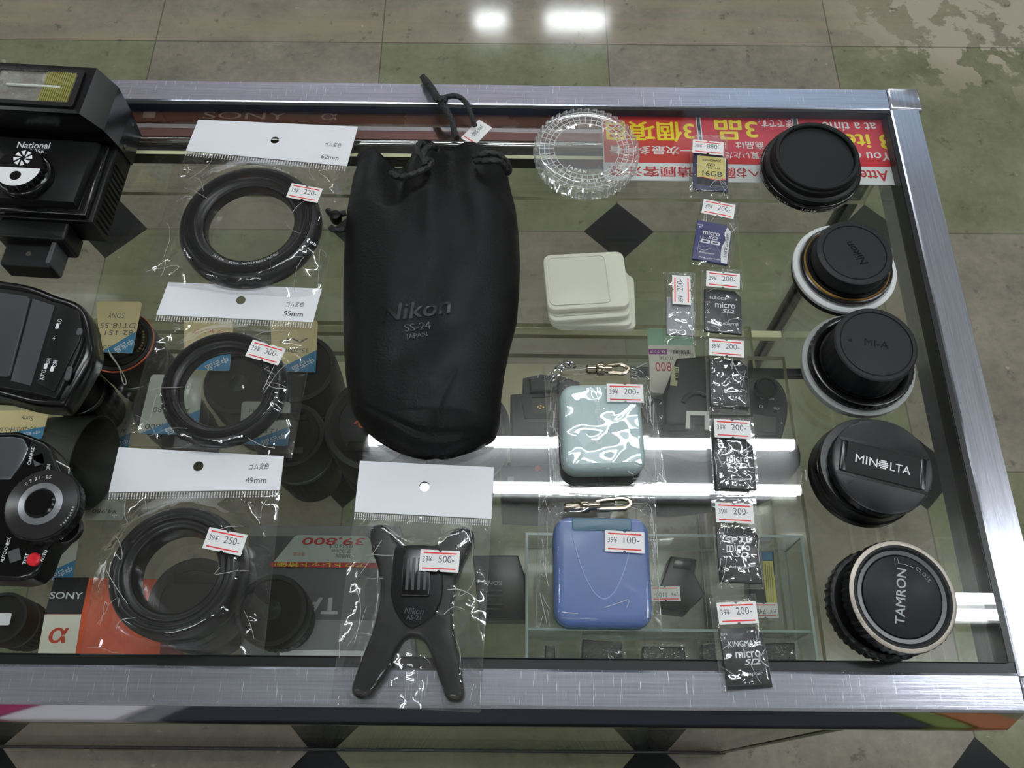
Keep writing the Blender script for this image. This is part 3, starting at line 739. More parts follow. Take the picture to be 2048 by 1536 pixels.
micro_logo(k2, -1.5, 4.5, .95, hc=True); pr(k2, 'Adapter', -3.5, -9.8, 9, 2.0); lock_mark(k2); pr(k2, 'SUPER*TALENT', 9.4, -1, 20, 2.0, INK, -math.pi/2, 2.2, .02)
k3 = card('silver grey stick card in the narrow sleeve left of the card column', 'memory_stick', (1361, 632), ca(q3), (140, 142, 146), w_=18, h_=28)
k4 = card('black card adapter with white lettering, third in the card column', 'card_adapter', (1446, 622), ca(q4), (40, 41, 43))
pr(k4, 'ELECOM', -2.6, 9.4, 12, 2.0); micro_logo(k4, 1.5, 1.6, 1.1); pr(k4, 'Micro SD ADAPTER', 0, -9.3, 20, 1.9); lock_mark(k4, -10, 6); k4m = MB(); k4m.add([(8, 8.6, 2.13), (9.4, 8.6, 2.13), (8.7, 10.2, 2.13)], [[0, 1, 2]]); k4m.build('lock_mark', WHT, k4)
k5 = card('black card adapter with dim lettering under strong glare, fourth in the card column', 'card_adapter', (1458, 765), ca(q5), CB)
micro_logo(k5, 1, 2, 1.0, GREYT); pr(k5, 'Adapter', 2, -8, 10, 2.2, GREYT)
k6 = card('black card adapter fifth in the card column above the SP one', 'card_adapter', (1469, 927), ca(q6), CB)
pr(k6, 'KINGMAX', 0, 7.6, 17, 2.8, pm('dim white print', (150, 152, 156), .6), bold=.018); micro_logo(k6, 2, .3, 1.1, WHT); pr(k6, 'Adapter', .5, -10, 12, 2.2, WHT)
k7 = card('black card adapter marked SP, sixth in the card column', 'card_adapter', (1478, 1109), ca(q7), CB)
pr(k7, 'SP', -3.6, 8.4, 7.5, 3, bold=.02); pr(k7, 'Silicon', 5, 9.4, 7, 1.5); pr(k7, 'Power', 4.8, 7.3, 6.4, 1.5); micro_logo(k7, 0, 1.4, 1.15); pr(k7, 'Adapter', -.5, -7.5, 12, 2.2); lock_mark(k7)
k8 = card('black card adapter hanging over the front steel bar, lowest in the card column', 'card_adapter', (1491, 1315), ca(q8), CB)
pr(k8, 'KINGMAX', 0, 7.4, 16.5, 3.2, bold=.018); micro_logo(k8, 1.6, -.9, 1.15); pr(k8, 'Adapter', 2, -8.8, 12, 2.3); lock_mark(k8, -9.6, 13)
sleeve('clear sleeve priced 880 at the top of the card column', q1, (1416, 295), ('39¥', '880-'), 5)
sleeve('tilted clear sleeve priced 200 holding the indigo card', q2, (1437, 418), P2, 8)
sleeve('narrow clear sleeve with its price sticker turned upright', q3, (1363, 580), P2, 13, vert=True, amp=1.2)
sleeve('clear sleeve priced 200 third from the top of the card column', q4, (1446, 560), P2, 17)
sleeve('crumpled clear sleeve full of glare fourth in the card column', q5, (1453, 696), P2, 22, amp=1.3)
sleeve('clear sleeve priced 200 fifth in the card column', q6, (1465, 858), P2, 29, amp=.95)
sleeve('clear sleeve priced 200 around the SP card', q7, (1469, 1026), P2, 31, amp=.95)
sleeve('clear sleeve lying over the front steel bar', q8, (1475, 1226), P2, 37)
# stacked clear card cases
CASEP = pm('frosted case plastic', (226, 226, 208), .35, spec=.5, alpha=.62)
def card_case(label, c, z, a, w_=52, d=41):
    t = thing('card_case', label, 'card case', at(c[0], c[1], z+4)+Vector((0, 0, -4*.001)), a, 'frosted card cases in a stack')
    slab(rrect(w_, d, 5, 5), 0, 2.6, .6, botbev=.5).build('base', CASEP, t); slab(rrect(w_, d, 5, 5), 2.8, 4.6, .8).build('lid', CASEP, t)
    slab(rrect(37, 34, 3.5, 4, -5, .3), 4.6, 5.2, .4).build('lid_panel', CASEP, t)
    plate(rrect(39, 36, 4, 4, -5, .3), [rrect(36.8, 33.8, 3.4, 4, -5, .3)], 4.6, .9).build('panel_rim', CASEP, t)
    m = MB(); [m.join(box(1, 3.4, 3, .2, .3, 1, s*6.4, d/2-1.4)) for s in (-1, 1)]; m.build('hinge_tab', CASEP, t)
    return t
AC = ang((1090, 512), (1250, 504), 18)
card_case('lowest frosted card case, sticking out on the right', (1190, 602), .2, AC-.09)
card_case('second lowest frosted card case of the stack', (1181, 596), 5.9, AC-.06)
card_case('second highest frosted card case of the stack', (1173, 582), 11.6, AC+.02)
card_case('topmost frosted card case of the stack, with a square lid panel', (1172, 561), 17.3, AC)

# pocket cases with snap hooks
def soft_case(label, c, a, w_, d, h_, rgb, bag_label, quad, st, words, seed, kind, clasp):
    t = thing('card_holder', label, 'card holder', at(c[0], c[1], h_)-Vector((0, 0, h_*.001-.0006)), a, 'soft coloured card holders in bags')
    mt = pm(label, rgb, .42, sss=.25, var=.14, vscale=45, bump=.05, bscale=700); edge = pm(label+' rim', (150, 168, 164) if kind == 'print' else (66, 98, 116), .35)
    slab(rrect(w_, d, 9, 8), 0, h_*.55, 1.0, botbev=4).build('base', edge, t, sharp=60)
    slab(rrect(w_-.6, d-.6, 9, 8), h_*.55, h_, 5.5, 6).build('lid', mt, t, sharp=60)
    if kind == 'print':
        pr(t, 'Compact Flash', -2.0, 2, 29, 4.0, pm('pale print', (206, 216, 218), .6), math.pi/2, h_+.06, .02)
        plate(rrect(9, 20, 2, 4, -w_*.33, 8), [rrect(8.4, 19.4, 1.8, 4, -w_*.33, 8)], h_+.02, .15).build('moulded_panel', mt, t)
    else:
        pts = [(w_*.27*math.cos(x), d*.30+(-d*.46)*math.sin(x)**.8 if False else 0, 0) for x in (0,)]
        arc = [(-w_*.31+w_*.62*k/24, d*.33-d*.60*math.sin(math.pi*k/24)**.75, h_+.05) for k in range(25)]
        tube(arc, .35, 8).build('moulded_arch', pm('arch line', (132, 150, 196), .4), t)
        slab(rrect(w_*.62, 7.5, 1.5, 4, 0, d*.41), h_-.4, h_+.5, .6).build('top_flap', edge, t)
    b = MB(); cx, cy2 = loc_of(t, *clasp[0], h_*.6); ex, ey = loc_of(t, *clasp[1], h_*.6); L_ = math.hypot(ex-cx, ey-cy2); an = math.atan2(ey-cy2, ex-cx)
    F = T(cx, cy2, h_*.55) @ RZ(an)
    rx = RY(math.pi/2)
    b.join(lathe([(2.0, 0), (2.8, 1), (2.8, L_*.22), (2.2, L_*.25)], 20), F @ rx); b.join(lathe([(3.6, 0), (4.0, .8), (4.0, 4), (3.5, 4.8)], 20), F @ T(L_*.25, 0, 0) @ rx)
    b.join(lathe([(2.6, 0), (2.6, L_*.16)], 16), F @ T(L_*.25+4.8, 0, 0) @ rx)
    x0 = L_*.41+4.8
    hook = catmull([(x0-2, 2.2, 0), (x0+3, 2.9, 0), (L_-4, 3.0, 0), (L_, 0, 0), (L_-4, -2.8, 0), (x0+4, -2.6, 0), (x0-2, -2.0, 0)], 5)
    b.join(tube([F @ p for p in hook], 1.4, 10)); b.build('snap_hook', NICKEL, t)
    if kind == 'print':
        ch = MB(); p = [loc_of(t, *q, h_*.5) for q in ((1107, 757), (1113, 746), (1121, 736), (1132, 731), (1143, 730))]
        for k, (x, y) in enumerate(p):
            ring = [(3.0*math.cos(a_), 1.9*math.sin(a_), 0) for a_ in [2*math.pi*i/14 for i in range(14)]]
            M = T(x, y, h_*.5) @ RZ(.8-.35*k) @ RX(0.25 if k % 2 else 1.3); ch.join(tube([M @ Vector(v) for v in ring], .65, 8, True))
        ch.build('chain', CHROME, t)
    bg = thing('plastic_bag', bag_label, 'bag', at(sum(p[0] for p in quad)/4, sum(p[1] for p in quad)/4, 0), a, 'small clear bags round the card holders')
    Q = [loc_of(bg, *p, 3) for p in quad]; off = RZ(-a) @ (Vector(t.location)-Vector(bg.location))*1000
    def bd(x, y):
        X, Y = abs(x-off.x), abs(y-off.y)
        if X < w_/2-2 and Y < d/2-2: return h_+.3
        if X < w_/2+1 and Y < d/2+1: return h_*.7
        if abs(x-off.x) < w_/2 and d/2 < y-off.y < d/2+7: return h_*.75
        return 0
    m, P, Z = film_grid(bg, Q, 60, 66, bd, 1.2, seed, wr=24.0, nf=9, iters=60, bodyw=.42 if kind == 'print' else .16); m.join(creases(P, Z, seed, 26, .2, .22, True), mi=1); m.build('film', [FILMP, CREASE], bg, sharp=180)
    rim(Q, .5, .35).build('sealed_rim', FILMS, bg)
    x, y = loc_of(bg, *st, h_+1.5); sticker(bg, x, y, h_+2.0, -.04, words)
    return t
soft_case('grey blue soft card holder with chain and pale print', (1205, 850), ang((1122, 952), (1290, 950), 15), 49.5, 56, 17, (178, 198, 200), 'small clear bag round the grey blue card holder', [(1088, 728), (1297, 722), (1333, 962), (1102, 968)], (1250, 787), P2, 41, 'print', ((1172, 738), (1258, 738)))
soft_case('deep blue soft card holder with a moulded arch on its lid', (1206, 1138), ang((1112, 1255), (1300, 1258), 15), 54, 61, 18, (84, 108, 160), 'small clear bag round the deep blue card holder', [(1079, 986), (1311, 993), (1325, 1265), (1072, 1255)], (1249, 1084), ('39¥', '100-'), 47, 'arch', ((1128, 1016), (1262, 1006)))

# ------------------------------------------------------------------ lens caps and rings down the right side
def ring_thing(name, label, cat, base, z0, prof, mat, knurl=None, sharp=40, n=120, close=False, rot=0.0, part='body'):
    t = thing(name, label, cat, (base.x, base.y, GZ+z0*.001), rot)
    lathe(prof, n, knurl, close).build(part, mat, t, sharp=sharp); return t
MATTE = pm('worn black cap', (18, 19, 21), .48, spec=.3, bump=.06, bscale=1800, var=.12, vscale=50)
TRANSL = pm('milky white ring', (212, 214, 214), .5, var=.04, vscale=30, sss=.2)
# stacked filter rings and holder
b = at(1617, 346, 0)
t = ring_thing('lens_filter', 'low black filter ring with small white lettering, under the round case at the back corner', 'lens filter', b, .3,
               [(31, 0), (34.4, 0), (35, .8), (35, 4.6), (34, 5.4), (33.2, 5.6), (31.5, 5.6)], BLKG)
for wd, a_ in (('JAPAN', -1.70), ('UV(0)', -2.25), ('62mm', -2.75)):
    g = text(wd, 2.4, .0); m = MB()
    for i in range(len(wd)):
        c_ = text(wd[i], 2.3); aa = a_+(i-len(wd)/2)*.062
        m.join(c_.mapped(lambda x, y, z: ((35.12)*math.cos(aa+x/35), (35.12)*math.sin(aa+x/35), 2.6+y)))
    m.build('rim_lettering', WHT, t)
ring_thing('filter_case', 'round black filter holder with a sunken lid, stacked on the lettered ring', 'filter case', b, 5.9,
           [(30, 0), (32.6, 0), (33.2, .6), (33.2, 4.6), (32.2, 5.4), (30.6, 5.8), (30.2, 7.0), (30.2, 10), (29.4, 11), (29.2, 13), (28.6, 13.8), (26.4, 13.8), (25.8, 13), (25.6, 11.2), (0, 11)], BLK, sharp=30)
# Mount cap on a white ring
b = at(1680, 550, 0)
ring_thing('adapter_ring', 'black ring with a white band under the second lens cap from the back', 'adapter ring', b, .3, [(30, 0), (32.2, 0), (33, .8), (33, 4.5), (32.4, 5.2), (29, 5.2)], BLK)
t = ring_thing('spacer_ring', 'white plastic ring between two black rings, second stack from the back', 'spacer ring', b, 5.6, [(26, 0), (33.6, 0), (34, .5), (34, 3.2), (33.2, 3.9), (31.2, 4.2), (30.6, 3.8), (26, 3.8)], TRANSL)
t = ring_thing('mount_ring', 'black mount ring with brass edge under the second lens cap from the back', 'mount ring', b, 9.9, [(24, 0), (29.4, 0), (30, .5), (30, 2.4), (29, 3), (27.6, 3.2), (27, 5), (26.4, 6)], BLKG)
lathe([(28.2, 3.3), (27.3, 3.4), (26.9, 4.4), (27.4, 4.6), (28.0, 3.9)], 96, close=True).build('brass_edge', GOLDM, t)
t = ring_thing('lens_cover', 'matt black rear cap with sunken disc and moulded name, second stack from the back', 'lens cap', b, 16.2, [(24, 0), (24.8, .4), (24.8, 9.2), (24.2, 10.6), (23.4, 11), (20.6, 11), (20.2, 10.3), (19.9, 10.3), (19.7, 10.7), (0, 10.7)], MATTE, sharp=30)
an = ang((1726, 548), (1686, 497), 25); put(fit('Nikon', 19, 5.6, bold=.012, shear=.2), 1.0, -.5, 10.78, an).build('moulded_lettering', BLKG, t)
# MI-A cap
b = at(1709, 738, 0)
ring_thing('rear_ring', 'milky translucent plastic cup at the bottom of the third stack from the back', 'plastic cup', b, .3, [(33.5, 0), (34.5, .6), (35.4, 5.4), (35.2, 6.6), (33.6, 7), (0, 7)], pm('milky plastic', (178, 182, 182), .5, trans=.35, var=.05, vscale=200))
t = ring_thing('lens_ring', 'black knurled lens ring with polished inner slope, third stack from the back', 'lens ring', b, 7.5, [(31.5, 0), (32.2, .4), (32.4, 1.2), (32.4, 5.4), (31.6, 6.4), (29.4, 6.8), (27.2, 5.6), (26, 4.4), (0, 4.4)], BLKG, knurl={2: (70, .9), 3: (70, .9)})
t = ring_thing('lens_cover', 'matt black rear cap with a moulded arrow and short marking, third stack from the back', 'lens cap', b+Vector((.0006, 0, 0)), 12.1, [(24.2, 0), (25.0, .4), (25.2, 3), (25.2, 20.6), (24.8, 21.6), (23.8, 22.2), (21.9, 22.2), (21.5, 21.5), (21.1, 21.5), (20.9, 22.0), (0, 22.0)], MATTE, knurl={2: (26, .5), 3: (26, .5)}, sharp=30)
an = ang((1720, 680), (1770, 688), 29); put(fit('MI-A', 14.5, 4.6, bold=.012), .3, .3, 22.05, an).build('moulded_lettering', BLKG, t)
m = MB(); m.add([(-17.5, 2.6, 22.06), (-14.4, 1.0, 22.06), (-14.4, 3.6, 22.06)], [[0, 1, 2]]); m.build('moulded_arrow', BLKG, t)
# front cap with pinch bar
b = at(1722, 953, 0)
ring_thing('lens', 'short black lens body under the white lettered front cap on the right', 'lens', b, .3, [(31, 0), (32, .6), (32, 5), (31.6, 6), (31, 6.6), (30.6, 11), (31, 11.6), (31, 16.5), (30, 17.6), (0, 17.6)], BLKG, knurl={5: (60, .7), 6: (60, .7), 7: (60, .7)})
t = ring_thing('lens_cover', 'scuffed black pinch front cap with white lettering on its raised bar', 'lens cap', b+Vector((.0030, -.0018, 0)), 18.2, [(28.4, 0), (29.2, .5), (29.2, 4.6), (28.6, 6.0), (27.2, 6.8), (0, 7.0)], pm('scuffed cap', (25, 26, 28), .34, var=.3, vscale=35, bump=.05, bscale=600), knurl={1: (90, .5), 2: (90, .5)}, sharp=30)
an = ang((1690, 885), (1855, 925), 26)
slab([tuple((RZ(an) @ Vector((x, y, 0))).xy) for x, y in rrect(49, 19.5, 1.2)], 6.6, 7.7, .5).build('pinch_bar', BLKM, t)
rc = MB()
for s in (-1, 1): rc.join(slab([tuple((RZ(an) @ Vector((x, y, 0))).xy) for x, y in rrect(51, 1.9, .6, 3, 0, s*10.6)], 6.8, 7.12)); rc.join(slab([tuple((RZ(an) @ Vector((x, y, 0))).xy) for x, y in rrect(3.2, 19, 1, 3, s*22.4, 0)], 7.7, 7.95, .15))
rc.build('grip_groove', BLKG, t)
mm = put(fit('MIN', 12.6, 5.0, bold=.0), -9.6, 0, 7.75); mm.join(put(fit('LTA', 11.5, 5.0, bold=.0), 9.6, 0, 7.75))
for k in range(5):
    y = -2.2+k*1.1; w_ = 2*math.sqrt(max(.3, 2.75**2-y*y)); mm.join(slab(rrect(w_, .75, 0, 1, 0.0, y), 7.72, 7.76))
mm.mapped(lambda x, y, z: tuple(RZ(an) @ Vector((x, y, z)))).build('lettering', WHT, t)
# rear cap with worn silver rim, leaning on a ribbed ring
b = at(1757, 1212, 0)
ring_thing('lens_cover', 'ribbed black cap lying under the worn silver rimmed cap in the front right corner', 'lens cap', b, .3, [(30, 0), (31, .5), (31, 8.4), (30, 9.2), (28, 9.4), (27, 5), (0, 5)], BLK, knurl={1: (44, 1.0), 2: (44, 1.0)}, sharp=50)
t = ring_thing('lens_cover', 'black rear cap with worn silver rim and grey lettering in the front right corner', 'lens cap', b+Vector((.0042, .0016, 0)), 12.6, [(28.5, 0), (30.6, .6), (30.6, 8.6), (29.8, 9.6), (28.4, 9.8), (26.2, 9.8), (24.8, 8.4), (22.6, 8.2), (22.2, 7.8), (21.8, 8.6), (21, 8.9), (0, 8.9)], MATTE, knurl={1: (44, 1.1), 2: (44, 1.1)}, sharp=30)
t.rotation_euler = (math.radians(3.2), math.radians(4.5), 0)
lathe([(29.9, 9.55), (28.8, 9.97), (27.6, 9.92), (28.6, 9.75)], 120, close=True).build('worn_rim', pm('worn metal rim', (168, 160, 150), .4, .9, bump=.3, bscale=900, var=.4, vscale=120), t)
lathe([(24.9, 8.5), (22.7, 8.25), (22.7, 8.35), (24.9, 8.6)], 120, close=True).build('inner_slope', pm('inner slope', (92, 92, 94), .35, .6), t)
an = ang((1810, 1275), (1812, 1135), 22); put(fit('TAMRON', 30.5, 5.4, bold=.012), -1.0, 0, 8.96, an).build('lettering', pm('grey cap print', (158, 160, 162), .5), t)
arc_text('CLOSE', 2.9, 18.6, .72, 8.96, False, .01).build('moulded_lettering', BLKG, t)
ar = [((17.6)*math.cos(a_), 17.6*math.sin(a_), 9.0) for a_ in [1.55-.07*k for k in range(8)]]
m = tube(ar, .35, 6); m.join(tube([(0.3, 17.6, 9), (.3, 20.3, 9), (-1.6, 20.3, 9), (-1.6, 16.8, 9)], .3, 6)); m.build('moulded_arrow', BLKG, t)

# ------------------------------------------------------------------ clear ribbed filter case
t = thing('filter_case', 'clear round ribbed filter case with moulded lettering, near the red signs', 'filter case', at(1170, 322, 0), 0)
CP = clear('clear moulded plastic', (.965, .975, .97), .06, .04, 1.8, haze=.075, bump=.10, bscale=160)
n = 42
lathe([(35, .3), (36, .8), (36.6, 4.5), (35.5, 5.0), (35.4, 7), (37.2, 7.4), (37.4, 12.5), (36.4, 13.4), (34.5, 13.6), (33.2, 12.6), (24, 12.4), (23.2, 13.2), (22.4, 12.4), (0, 12.3)], n*8, knurl={k: (n, 1.5) for k in (0, 1, 2)} | {k: (n, 1.3) for k in (5, 6, 7)}).build('shell', CP, t, sharp=40)
sp_ = MB()
for R in (33.0, 29.6, 26.4, 22.8): sp_.join(lathe([(R-.22, 12.5), (R-.22, 12.95), (R+.22, 12.95), (R+.22, 12.5)], 90, close=True))
for k in range(40):
    a_ = 2*math.pi*k/40; sp_.join(slab(rrect(10.4, .45, 0, 1, 28, 0), 12.5, 12.9).mapped(lambda x, y, z: tuple(RZ(a_) @ Vector((x, y, z)))))
for k in range(42):
    a_ = 2*math.pi*k/42; sp_.join(slab(rrect(.5, .7, 0, 1, 36.9, 0), 5, 12.8).mapped(lambda x, y, z: tuple(RZ(a_) @ Vector((x, y, z)))))
HAZE = clear('moulded ridge plastic', (.92, .935, .93), .08, .1, 1.8, haze=.38)
sp_.build('moulded_grid', HAZE, t)
tx = arc_text('JAPAN', 3.6, 19.6, -1.95, 12.6, True, .03); tx.join(arc_text('UV  Y1  Y2  1.5  ND  PL  R1  82A  81B', 3.0, 27.8, -1.57, 12.92, True, .02, 1.5)); tx.join(arc_text('C2  B2  A2  C4  52  55  58  62', 2.6, 31.2, 1.5, 12.92, False, .02, 1.8))
tx.build('moulded_lettering', clear('moulded letter plastic', (.9, .92, .91), .08, .1, 1.8, haze=.6), t)

# ------------------------------------------------------------------ black leather drawstring pouch
pz = 12.0
po = thing('pouch', 'soft black leather drawstring pouch with moulded lettering, lying on the counter glass', 'pouch', at(862, 600, 0))
rows = [(288, 708, 1000), (310, 710, 1016), (332, 702, 1016), (360, 697, 1022), (400, 690, 1032), (450, 685, 1038), (510, 682, 1041), (570, 681, 1039), (630, 681, 1034), (690, 683, 1018), (740, 686, 1008), (785, 692, 1002), (815, 701, 1000), (840, 720, 998), (862, 746, 990), (880, 776, 955), (893, 806, 920), (901, 840, 890)]
def interp(y, k):
    for a, c in zip(rows, rows[1:]):
        if a[0] <= y <= c[0]: return a[k]+(c[k]-a[k])*(y-a[0])/(c[0]-a[0])
    return rows[-1][k]
NU, NV = 70, 110
def top_wave(s):   # the gathered mouth dips between two rounded humps
    return 286+34*math.exp(-((s+.30)/.17)**2)-6*math.exp(-((s-.18)/.25)**2)+10*(abs(s)**6)+16*math.exp(-((s-.80)/.15)**2)
def pouch_z(s, v):
    body = 28*(1-abs(s)**3.2)**.55*min(1, (1-v)*9+.02)**.5
    neck = .30+.70*min(1, v/.20)
    z = body*neck*(1-.12*v)
    gath = math.exp(-((v-.02)/.13)**2)
    z += gath*(6.5*math.cos(s*8.5+.6)*(1-s*s))
    z -= 7*math.exp(-((s+.33)/.10)**2)*math.exp(-((v-.10)/.09)**2)
    z += 3.2*math.exp(-((s-.02+(v-.25)*.25)/.11)**2)*math.exp(-((v-.24)/.13)**2)-3.0*math.exp(-((s-.36-(v-.25)*.5)/.13)**2)*math.exp(-((v-.25)/.14)**2)
    z += (.9*(.35-abs(noise.noise(Vector((s*2.1+v, v*3.4+s*.6, 7.7)))))+.5*(.3-abs(noise.noise(Vector((s*4.5-v*1.5, v*6.5, 2.2))))))*(1-s**4)
    z += 2.4*noise.noise(Vector((s*1.7, v*3.1, 1.3)))*(1-s*s)
    z -= 2.0*math.exp(-((v-(.957-(.137 if s < 0 else .02)*s*s))/.008)**2)*(1-s**6)+1.6*math.exp(-((v-.80+(s+1)*.13)/.05)**2)*(1-s*s)                  # seam to the bottom panel
    z -= 1.6*math.exp(-((s-.03-(.957-v)*2.03)/.03)**2)*(1 if .77 < v < .957 else 0)
    return max(z, .6)
vsT = []; vsB = []
for j in range(NV+1):
    v = j/NV
    for i in range(NU+1):
        s = -1+2*i/NU
        y0 = top_wave(s); y = y0+(901-y0)*v
        L_, R_ = interp(min(max(y, 288), 901), 1), interp(min(max(y, 288), 901), 2)
        q = loc_of(po, (L_+R_)/2+(R_-L_)/2*math.sin(s*math.pi/2*.999), y, pz)
        z = pouch_z(math.sin(s*math.pi/2*.999), v)
        # what stands higher is pulled towards the viewer's foot point only by true perspective: keep the plan outline
        vsT.append((q[0], q[1], z+.5)); vsB.append((q[0], q[1], .3+(.2 if 0 < i < NU else 0)))
m = MB(); W1 = NU+1
m.add(vsT, [[j*W1+i, (j+1)*W1+i, (j+1)*W1+i+1, j*W1+i+1] for j in range(NV) for i in range(NU)])
o0 = len(m.v); m.add(vsB, [[j*W1+i+1, (j+1)*W1+i+1, (j+1)*W1+i, j*W1+i] for j in range(NV) for i in range(NU)])
per = [(0, i) for i in range(NU)]+[(j, NU) for j in range(NV)]+[(NV, i) for i in range(NU, 0, -1)]+[(j, 0) for j in range(NV, 0, -1)]
pi_ = [j*W1+i for j, i in per]
m.f += [[pi_[k], pi_[(k+1) % len(pi_)], o0+pi_[(k+1) % len(pi_)], o0+pi_[k]] for k in range(len(pi_))]; m.mi += [0]*len(pi_)
LEATH = pm('black leather', (6, 6, 7), .48, spec=.2, bump=.35, bscale=620, var=.10, vscale=60)
m.build('leather_body', LEATH, po, sharp=180)
_pt = np.array(vsT)
def pouch_h(x, y):
    d = (_pt[:, 0]-x)**2+(_pt[:, 1]-y)**2; k = np.argsort(d)[:4]; w_ = 1/(d[k]+.05); return float((_pt[k, 2]*w_).sum()/w_.sum())
def emboss(words, px, wd, hh, a, **kw):
    x, y = loc_of(po, *px, 26); g = put(fit(words, wd, hh, **kw), x, y, 0, a)
    g.mapped(lambda X, Y, Z: (X, Y, pouch_h(X, Y)+.8)).build('embossed_lettering', pm('embossed leather', (5, 5, 6), .3, spec=.3), po)
ea = ang((760, 632), (905, 612), 26)
emboss('Nikon', (831, 620), 44, 11.5, ea, bold=.012, shear=.25); emboss('SS-24', (835, 653), 16, 5, ea, bold=.01); emboss('JAPAN', (833, 671), 13, 4, ea, bold=.01)
CORD = pm('black braided cord', (17, 17, 18), .6, bump=.3, bscale=1200)
def cord(pts, r=2.0): 
    P = [(*loc_of(po, x, y, z), z) for x, y, z in pts]; return tube(catmull(P, 16), r*.86, 16, braid=.34)
g = cord([(782, 346, 24), (796, 354, 28), (815, 352, 31), (838, 344, 32), (858, 332, 30), (862, 322, 29), (850, 318, 32), (838, 308, 33), (834, 296, 31), (842, 286, 29), (848, 290, 27)]); g.build('drawstring', CORD, po); g = (cord([(850, 330, 32), (846, 312, 34), (852, 298, 33), (866, 292, 28), (872, 296, 22)]))
g.build('drawstring', CORD, po); g = (cord([(947, 314, 24), (962, 310, 28), (982, 306, 29), (1000, 312, 27), (1014, 326, 21), (1018, 340, 14), (1015, 346, 8)])); g.join(cord([(950, 322, 25), (972, 322, 29), (994, 322, 29), (1006, 328, 25), (1012, 338, 18)]))
g.build('drawstring', CORD, po)
e = cord([(914, 276, 10), (908, 262, 9), (906, 248, 9), (899, 232, 10), (890, 216, 10), (880, 204, 9), (868, 188, 6), (858, 172, 5), (850, 160, 4), (845, 153, 4)], 2.1); e.join(cord([(848, 158, 4), (856, 168, 6), (866, 182, 8), (874, 196, 10), (886, 204, 11)], 2.6))
e.join(cord([(886, 196, 10), (902, 192, 12), (918, 194, 13), (932, 206, 13), (940, 222, 12), (946, 240, 11), (950, 252, 10)], 1.7)); e.build('drawstring_end', CORD, po)
kn = [(*loc_of(po, 884, 200, 10), 10)]; bb = bmesh.new(); bmesh.ops.create_uvsphere(bb, u_segments=16, v_segments=10, radius=1)
k_ = MB(); bb.verts.index_update(); k_.add([(v.co.x*4.6, v.co.y*3.4, v.co.z*3.2) for v in bb.verts], [[v.index for v in f.verts] for f in bb.faces], T(*kn[0])); bb.free(); k_.build('knot', CORD, po)
s = cord([(655, 420, 3), (660, 426, 3), (668, 430, 3), (680, 428, 3), (692, 426, 3)], 1.9); s.join(cord([(660, 455, 3), (672, 460, 3), (690, 458, 3)], 1.9)); s.build('drawstring_end', CORD, po)
lock = [(*loc_of(po, 672, 436, 4), 5)]; lathe([(0, -4), (3.6, -3.6), (4.2, 0), (3.6, 3.6), (0, 4)], 24).mapped(lambda x, y, z: (x+lock[0][0], y+lock[0][1], z+4.6)).build('cord_lock', BLKG, po)
tg = thing('price_tag', 'small white price tag with red rule tied behind the leather pouch', 'tag', at(953, 266, 6), ang((945, 272), (962, 255)))
slab(rrect(21, 12, .6, 2), 0, .35).build('card', STICK, tg); slab(rrect(.8, 11, 0, 1, -8, 0), .36, .42).build('red_rule', REDP, tg); put(fit('39¥ 500-', 12, 3), 1.5, .5, .45, math.pi).build('price_print', GREYT, tg)
slab(rrect(26, 15, .6, 2), -.3, -.1).build('sleeve', FILM, tg)

# ------------------------------------------------------------------ flash units on the left
# tilting-head flash lying on its back
f1 = thing('flash_unit', 'large black flash unit with clear window and round dial, in the rear left corner', 'camera flash', at(215, 486, 0))
f1.rotation_euler = (0, 0, ang((215, 486), (273, 300))-math.pi/2)
W = 92
def lp(x, y, z): return loc_of(f1, x, y, z)
slab([(0, 0), (0, 64), (-W, 64), (-W, 0)], .4, 24, 1.5, botbev=1).build('body', BLK, f1)
slab([(-3, 1.5), (-3, 60), (-W+3, 60), (-W+3, 1.5)], 24, 29, 2.0).build('body_rim', BLKG, f1)
slab([(-9, 6), (-7, 58), (-W+7, 58), (-W+9, 6)], 29, 35.6, 5.0, 2).build('front_panel', BLK, f1)
vb = MB()
for k in range(12): vb.join(slab(rrect(1.0, 2.0, .2, 2), 0, 17).mapped(lambda x, y, z: (x+.3, y+5+k*4.2, z+3)))
vb.build('side_rib', BLK, f1)
# head: prism seen from its right side, its window facing up and back
hp = [(43, 1), (43, 30), (46, 36), (51, 57), (74, 57), (78, 54), (82, 28), (82, 10), (78, 1)]
hm = MB(); HX = [(2.5, hp), (1.2, [(y+(.6 if y < 60 else -.6), z-.5) for y, z in hp])]
def yzprism(prof, x0, x1, ch=1.6):
    n_ = len(prof); cy_ = sum(p[0] for p in prof)/n_; cz_ = sum(p[1] for p in prof)/n_
    sh_ = lambda p, k: (cy_+(p[0]-cy_)*k, cz_+(p[1]-cz_)*k)
    m_ = MB(); vs_ = []
    for (x_, k_) in ((x0, .94), (x0+ch, 1), (x1-ch, 1), (x1, .94)): vs_ += [(x_, *sh_(p, k_)) for p in prof]
    fs_q = [[r*n_+i, r*n_+(i+1) % n_, (r+1)*n_+(i+1) % n_, (r+1)*n_+i] for r in range(3) for i in range(n_)]+[list(range(n_))[::-1], [3*n_+i for i in range(n_)]]
    m_.add(vs_, fs_q); return m_
hm = MB(); hr = [[(-W-1, 65), (1, 65), (1, 92), (-W-1, 92)], [(-W-2, 61), (2, 61), (3, 92), (-W-3, 92)], [(-W+1, 60), (-1, 60), (-1, 98), (-W+1, 98)], [(-W+12, 61.5), (-12, 61.5), (-11, 101), (-W+11, 101)], [(-W+14.5, 63), (-14.5, 63), (-13.5, 99.5), (-W+13.5, 99.5)]]; hz = [1, 26, 42, 55.5, 57]
